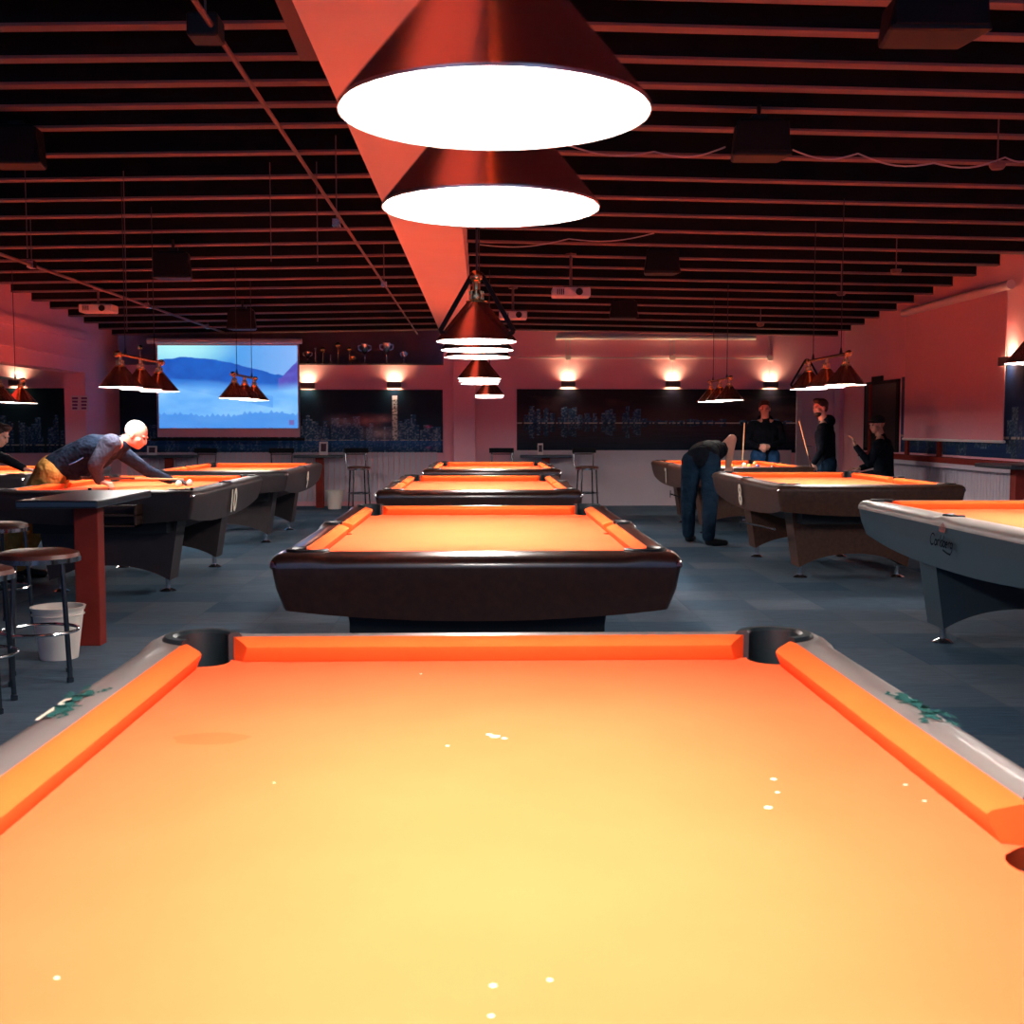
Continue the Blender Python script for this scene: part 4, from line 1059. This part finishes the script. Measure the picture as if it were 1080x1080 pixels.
# --- bald man leaning over table 10 from its left side, facing +X
D=10.35
J=dict(pelvis=atY(59,494,D),waist=atY(78,483,D),chest=atY(100,474,D),neckb=atY(127,468,D),head=atY(144,459,D),
 shR=atY(115,468,D-.20),elR=atY(100,491,D-.27),wrR=atY(105,507.5,D-.2),shL=atY(124,474,D+.19),elL=atY(156,497,D+.34),wrL=atY(181,507,D+.52))
J['hipR']=J['pelvis']+V((-.02,-.10,-.03)); J['hipL']=J['pelvis']+V((-.02,.10,-.03))
J['knR']=V((J['pelvis'].x-.27,D-.13,.52)); J['knL']=V((J['pelvis'].x-.22,D+.14,.50)); J['anR']=V((J['pelvis'].x-.46,D-.16,.09)); J['anL']=V((J['pelvis'].x-.40,D+.2,.09))
J['toeR']=V((1,0,0)); J['toeL']=V((1,0,0))
man=person(J,'bald man in navy jacket and khaki trousers stretching over the table marked 10',('navy','khaki','hair_grey','jacket'),(J['anR'].x,D,0),(.90,-.10,-.42),(.42,0,.9),'buzz',
 hands={'R':((.95,-.15,-.22),(0,.1,-1),1.1,1),'L':((.95,-.05,-.10),(0,0,-1),.55,1)},glove='L',skin='skin_pale',extra=((atY(80,489,D),atY(104,477,D),.15,.145),(atY(124,470,D),atY(130,468,D),.075,.072)))
sl=MB(); chain(sl,[J['shR']+V((0,.06,.0)),J['shR'],J['elR'],J['elR'].lerp(J['wrR'],.90)],[.088,.083,.062,.047]); part(remeshed(sl,.011,5),'sleeve',M['sleeve'],man)['label']='slate grey near sleeve'
zp=MB().tube([atY(73,490,D-.20),atY(80,487,D-.205),atY(88,482.5,D-.20)],.006,6); zp=zp.build('pocket_zip',M['chrome'],man); zp.matrix_parent_inverse=Matrix.Translation(man.location).inverted()
cue(J['wrL']+V((.10,.03,.012)),J['wrR']+V((-.14,-.05,.03)),'cue held low by the bald man across the table')
# --- player bending over far right table, seen from behind
J=dict(pelvis=atY(740,482,13.35),waist=atY(743,477,13.55),chest=atY(748,476,13.78),neckb=atY(752,478,14.05),head=atY(753,481,14.22),
 shL=atY(738,477,13.95),elL=atY(743,487,14.25),wrL=atY(752,491,14.50),shR=atY(764,474,13.92),elR=atY(772,463,13.85),wrR=atY(768,490,13.95),
 hipL=atY(730,487,13.38),knL=atY(726,527,13.50),anL=atY(726,568,13.55),hipR=atY(749,488,13.32),knR=atY(749,530,13.25),anR=atY(747,574,13.12))
J['anL'].z=.09;J['anR'].z=.09; J['toeL']=V((.5,1,0)); J['toeR']=V((1,.15,0))
person(J,'player in dark jeans and black top bending over the far right table, seen from behind',('hoodie','dark_jeans','hair_dark','shirt'),(J['pelvis'].x,13.35,0),(.1,.9,-.35),(0,.3,.9),'short',
 hands={'R':((0,.1,-1),(0,1,0),1.0,1),'L':((.3,.9,-.05),(0,0,-1),.4,1)},sleeve_short=('R',),arm=1.45)
# --- young man standing behind far table
D=17.75
def P3(x,y,d=0): return atY(x,y,D+d)
J=dict(pelvis=P3(807,478),waist=P3(807,466),chest=P3(807,455),neckb=P3(807,444),head=P3(806.5,431,-.03),
 shL=P3(821,449),elL=P3(826,466,-.02),wrL=P3(811,471,-.24),shR=P3(793,449),elR=P3(787,466,-.05),wrR=P3(801,472,-.25))
for s,k in (('L',1),('R',-1)):
    J['hip'+s]=J['pelvis']+V((k*.10,0,-.04)); J['kn'+s]=V((J['pelvis'].x+k*.12,D-.06,.50)); J['an'+s]=V((J['pelvis'].x+k*.13,D,.09)); J['toe'+s]=V((0,-1,0))
person(J,'young dark-haired man in black hoodie and blue jeans standing with clasped hands',('hoodie','jeans','hair_dark','hoodie'),(J['pelvis'].x,D,0),(-.2,-1,-.08),(0,0,1),'short',
 hands={'L':((-.8,-.2,.0),(.0,1,0),.8,1),'R':((.8,-.2,.0),(0,1,0),.8,-1)},hood=True)
# his cue leans upright beside him, held by a companion's hand mostly hidden
q=atY(785.5,490,17.0); q2=atY(786,446,17.1); 
cue((q2.x,17.15,q2.z),(q.x,17.3,0.02),'upright cue standing left of the young man in the black hoodie',.008,.016)
# --- bearded man in profile with cue
D=15.9
def P4(x,y,d=0): return atY(x,y,D+d)
J=dict(pelvis=P4(871,487),waist=P4(871,472),chest=P4(870,459),neckb=P4(869,446),head=P4(865,430),
 shL=P4(867,452,-.17),elL=P4(866,475,-.19),wrL=P4(858,489,-.22),shR=P4(874,452,.17),elR=P4(876,475,.18),wrR=P4(868,489,.1))
for s,k in (('L',-1),('R',1)):
    J['hip'+s]=J['pelvis']+V((0,k*.09,-.04)); J['kn'+s]=V((J['pelvis'].x-.02,D+k*.11,.50)); J['an'+s]=V((J['pelvis'].x+.02,D+k*.13,.09)); J['toe'+s]=V((-1,-.1*1,0))
person(J,'bearded man in a black hooded top standing in profile with a cue',('hoodie','dark_jeans','hair_dark','hooded_top'),(J['pelvis'].x,D,0),(-1,-.35,-.06),(0,0,1),'short',
 hands={'L':((-.2,-.1,-1),(.2,.9,0),.9,1),'R':((-.3,0,-1),(0,-1,0),.5,1)},hood=True,beard=True)
cue(atY(843,444,D-.30),atY(862,516,D-.26),'pale cue held slanting by the bearded man',.008,.016)
# --- seated man in dark clothes with cap at the right
D=15.6
def P5(x,y,d=0): return atY(x,y,D+d)
J=dict(pelvis=P5(932,503),waist=P5(932,490),chest=P5(931,475),neckb=P5(929,462),head=P5(925,448),
 shL=P5(926,469,-.19),elL=P5(917,489,-.22),wrL=P5(902,470,-.2),shR=P5(935,468,.18),elR=P5(925,488,.2),wrR=P5(907,494,.1))
J['hipL']=J['pelvis']+V((-.03,-.10,-.02)); J['hipR']=J['pelvis']+V((-.03,.10,-.02))
for s,k in (('L',-1),('R',1)):
    J['kn'+s]=J['pelvis']+V((-.42,k*.13,-.06)); J['an'+s]=V((J['pelvis'].x-.40,D+k*.14,.30)); J['toe'+s]=V((-1,0,0))
sm=person(J,'seated man in black with a dark cap, looking left with a raised hand',('hoodie','hoodie','hair_dark','jacket'),(J['pelvis'].x,D,0),(-1,-.25,-.1),(0,0,1),None,
 hands={'L':((-.3,0,.9),(-1,0,0),.5,1),'R':((-1,0,0),(0,0,-1),.4,1)},cap_=True,skin='skin_dim')
for o in kids(sm):
    if o.name.startswith('shoe'): o.location.z+=.2
stool((J['pelvis'].x+.0,D,0),'stool under the seated man in black',False,0,J['pelvis'].z-.10)
# --- player leaning in at the left frame edge
D=12.15
def P6(x,y,d=0): return atY(x,y,D+d)
J=dict(pelvis=P6(-78,486),waist=P6(-62,480),chest=P6(-42,474),neckb=P6(-18,468),head=P6(-1,459),
 shR=P6(-26,474,-.19),elR=P6(-38,490,-.22),wrR=P6(-34,500,-.2),shL=P6(-20,476,.17),elL=P6(6,484,.1),wrL=P6(26,497,.05))
J['wrL'].z=.90
J['hipR']=J['pelvis']+V((-.02,-.1,-.03)); J['hipL']=J['pelvis']+V((-.02,.1,-.03))
for s,k in (('L',1),('R',-1)):
    J['kn'+s]=V((J['pelvis'].x-.08,D+k*.13,.5)); J['an'+s]=V((J['pelvis'].x-.18,D+k*.16,.09)); J['toe'+s]=V((1,0,0))
person(J,'dark-haired player leaning in from beyond the left frame edge',('hoodie','dark_jeans','hair_dark','jacket'),(J['anR'].x,D,0),(.92,-.1,-.35),(.35,0,.9),'short',
 hands={'R':((.3,0,-.9),(1,0,0),1.,1),'L':((.9,0,-.2),(0,0,-1),.4,1)})
# bridge sticks under the right tables
for (x0,y0,x1,y1,Y0,Y1,lab) in ((781,550,817,558,11.6,10.2,'rest cue slung under the side of the brown table marked 8'),(707,521,722,525.5,16.3,15.6,'rest cue slung under the side of the table marked 7')):
    a=atY(x0,y0,Y0); b_=atY(x1,y1,Y1); m=MB().tube([a,b_],.010,8); m.tube([a+V((-.0,0,.05)),a+V((0,0,-.05))],.006,6); T(m.build('bridge_stick',M['steel']),lab,'cue rest')
# ================================================================= LIGHT, WORLD, CAMERA
w=bpy.data.worlds.new('world'); bpy.context.scene.world=w; w.use_nodes=True
w.node_tree.nodes['Background'].inputs[0].default_value=(.20,.36,.75,1); w.node_tree.nodes['Background'].inputs[1].default_value=.42
sc_=bpy.context.scene
sc_.view_settings.view_transform='Standard'; sc_.view_settings.look='None'; sc_.view_settings.exposure=1.55; sc_.view_settings.gamma=1
cd=bpy.data.cameras.new('camera'); cam=bpy.data.objects.new('camera',cd); C.objects.link(cam); sc_.camera=cam
cam.location=(0,0,HC); cam.rotation_euler=(PI/2-PIT,0,-YAW)
cd.sensor_width=36; cd.lens=36*F/1080; cd.clip_start=.02; cd.clip_end=100
cd.dof.use_dof=True; cd.dof.focus_distance=7.5; cd.dof.aperture_fstop=9
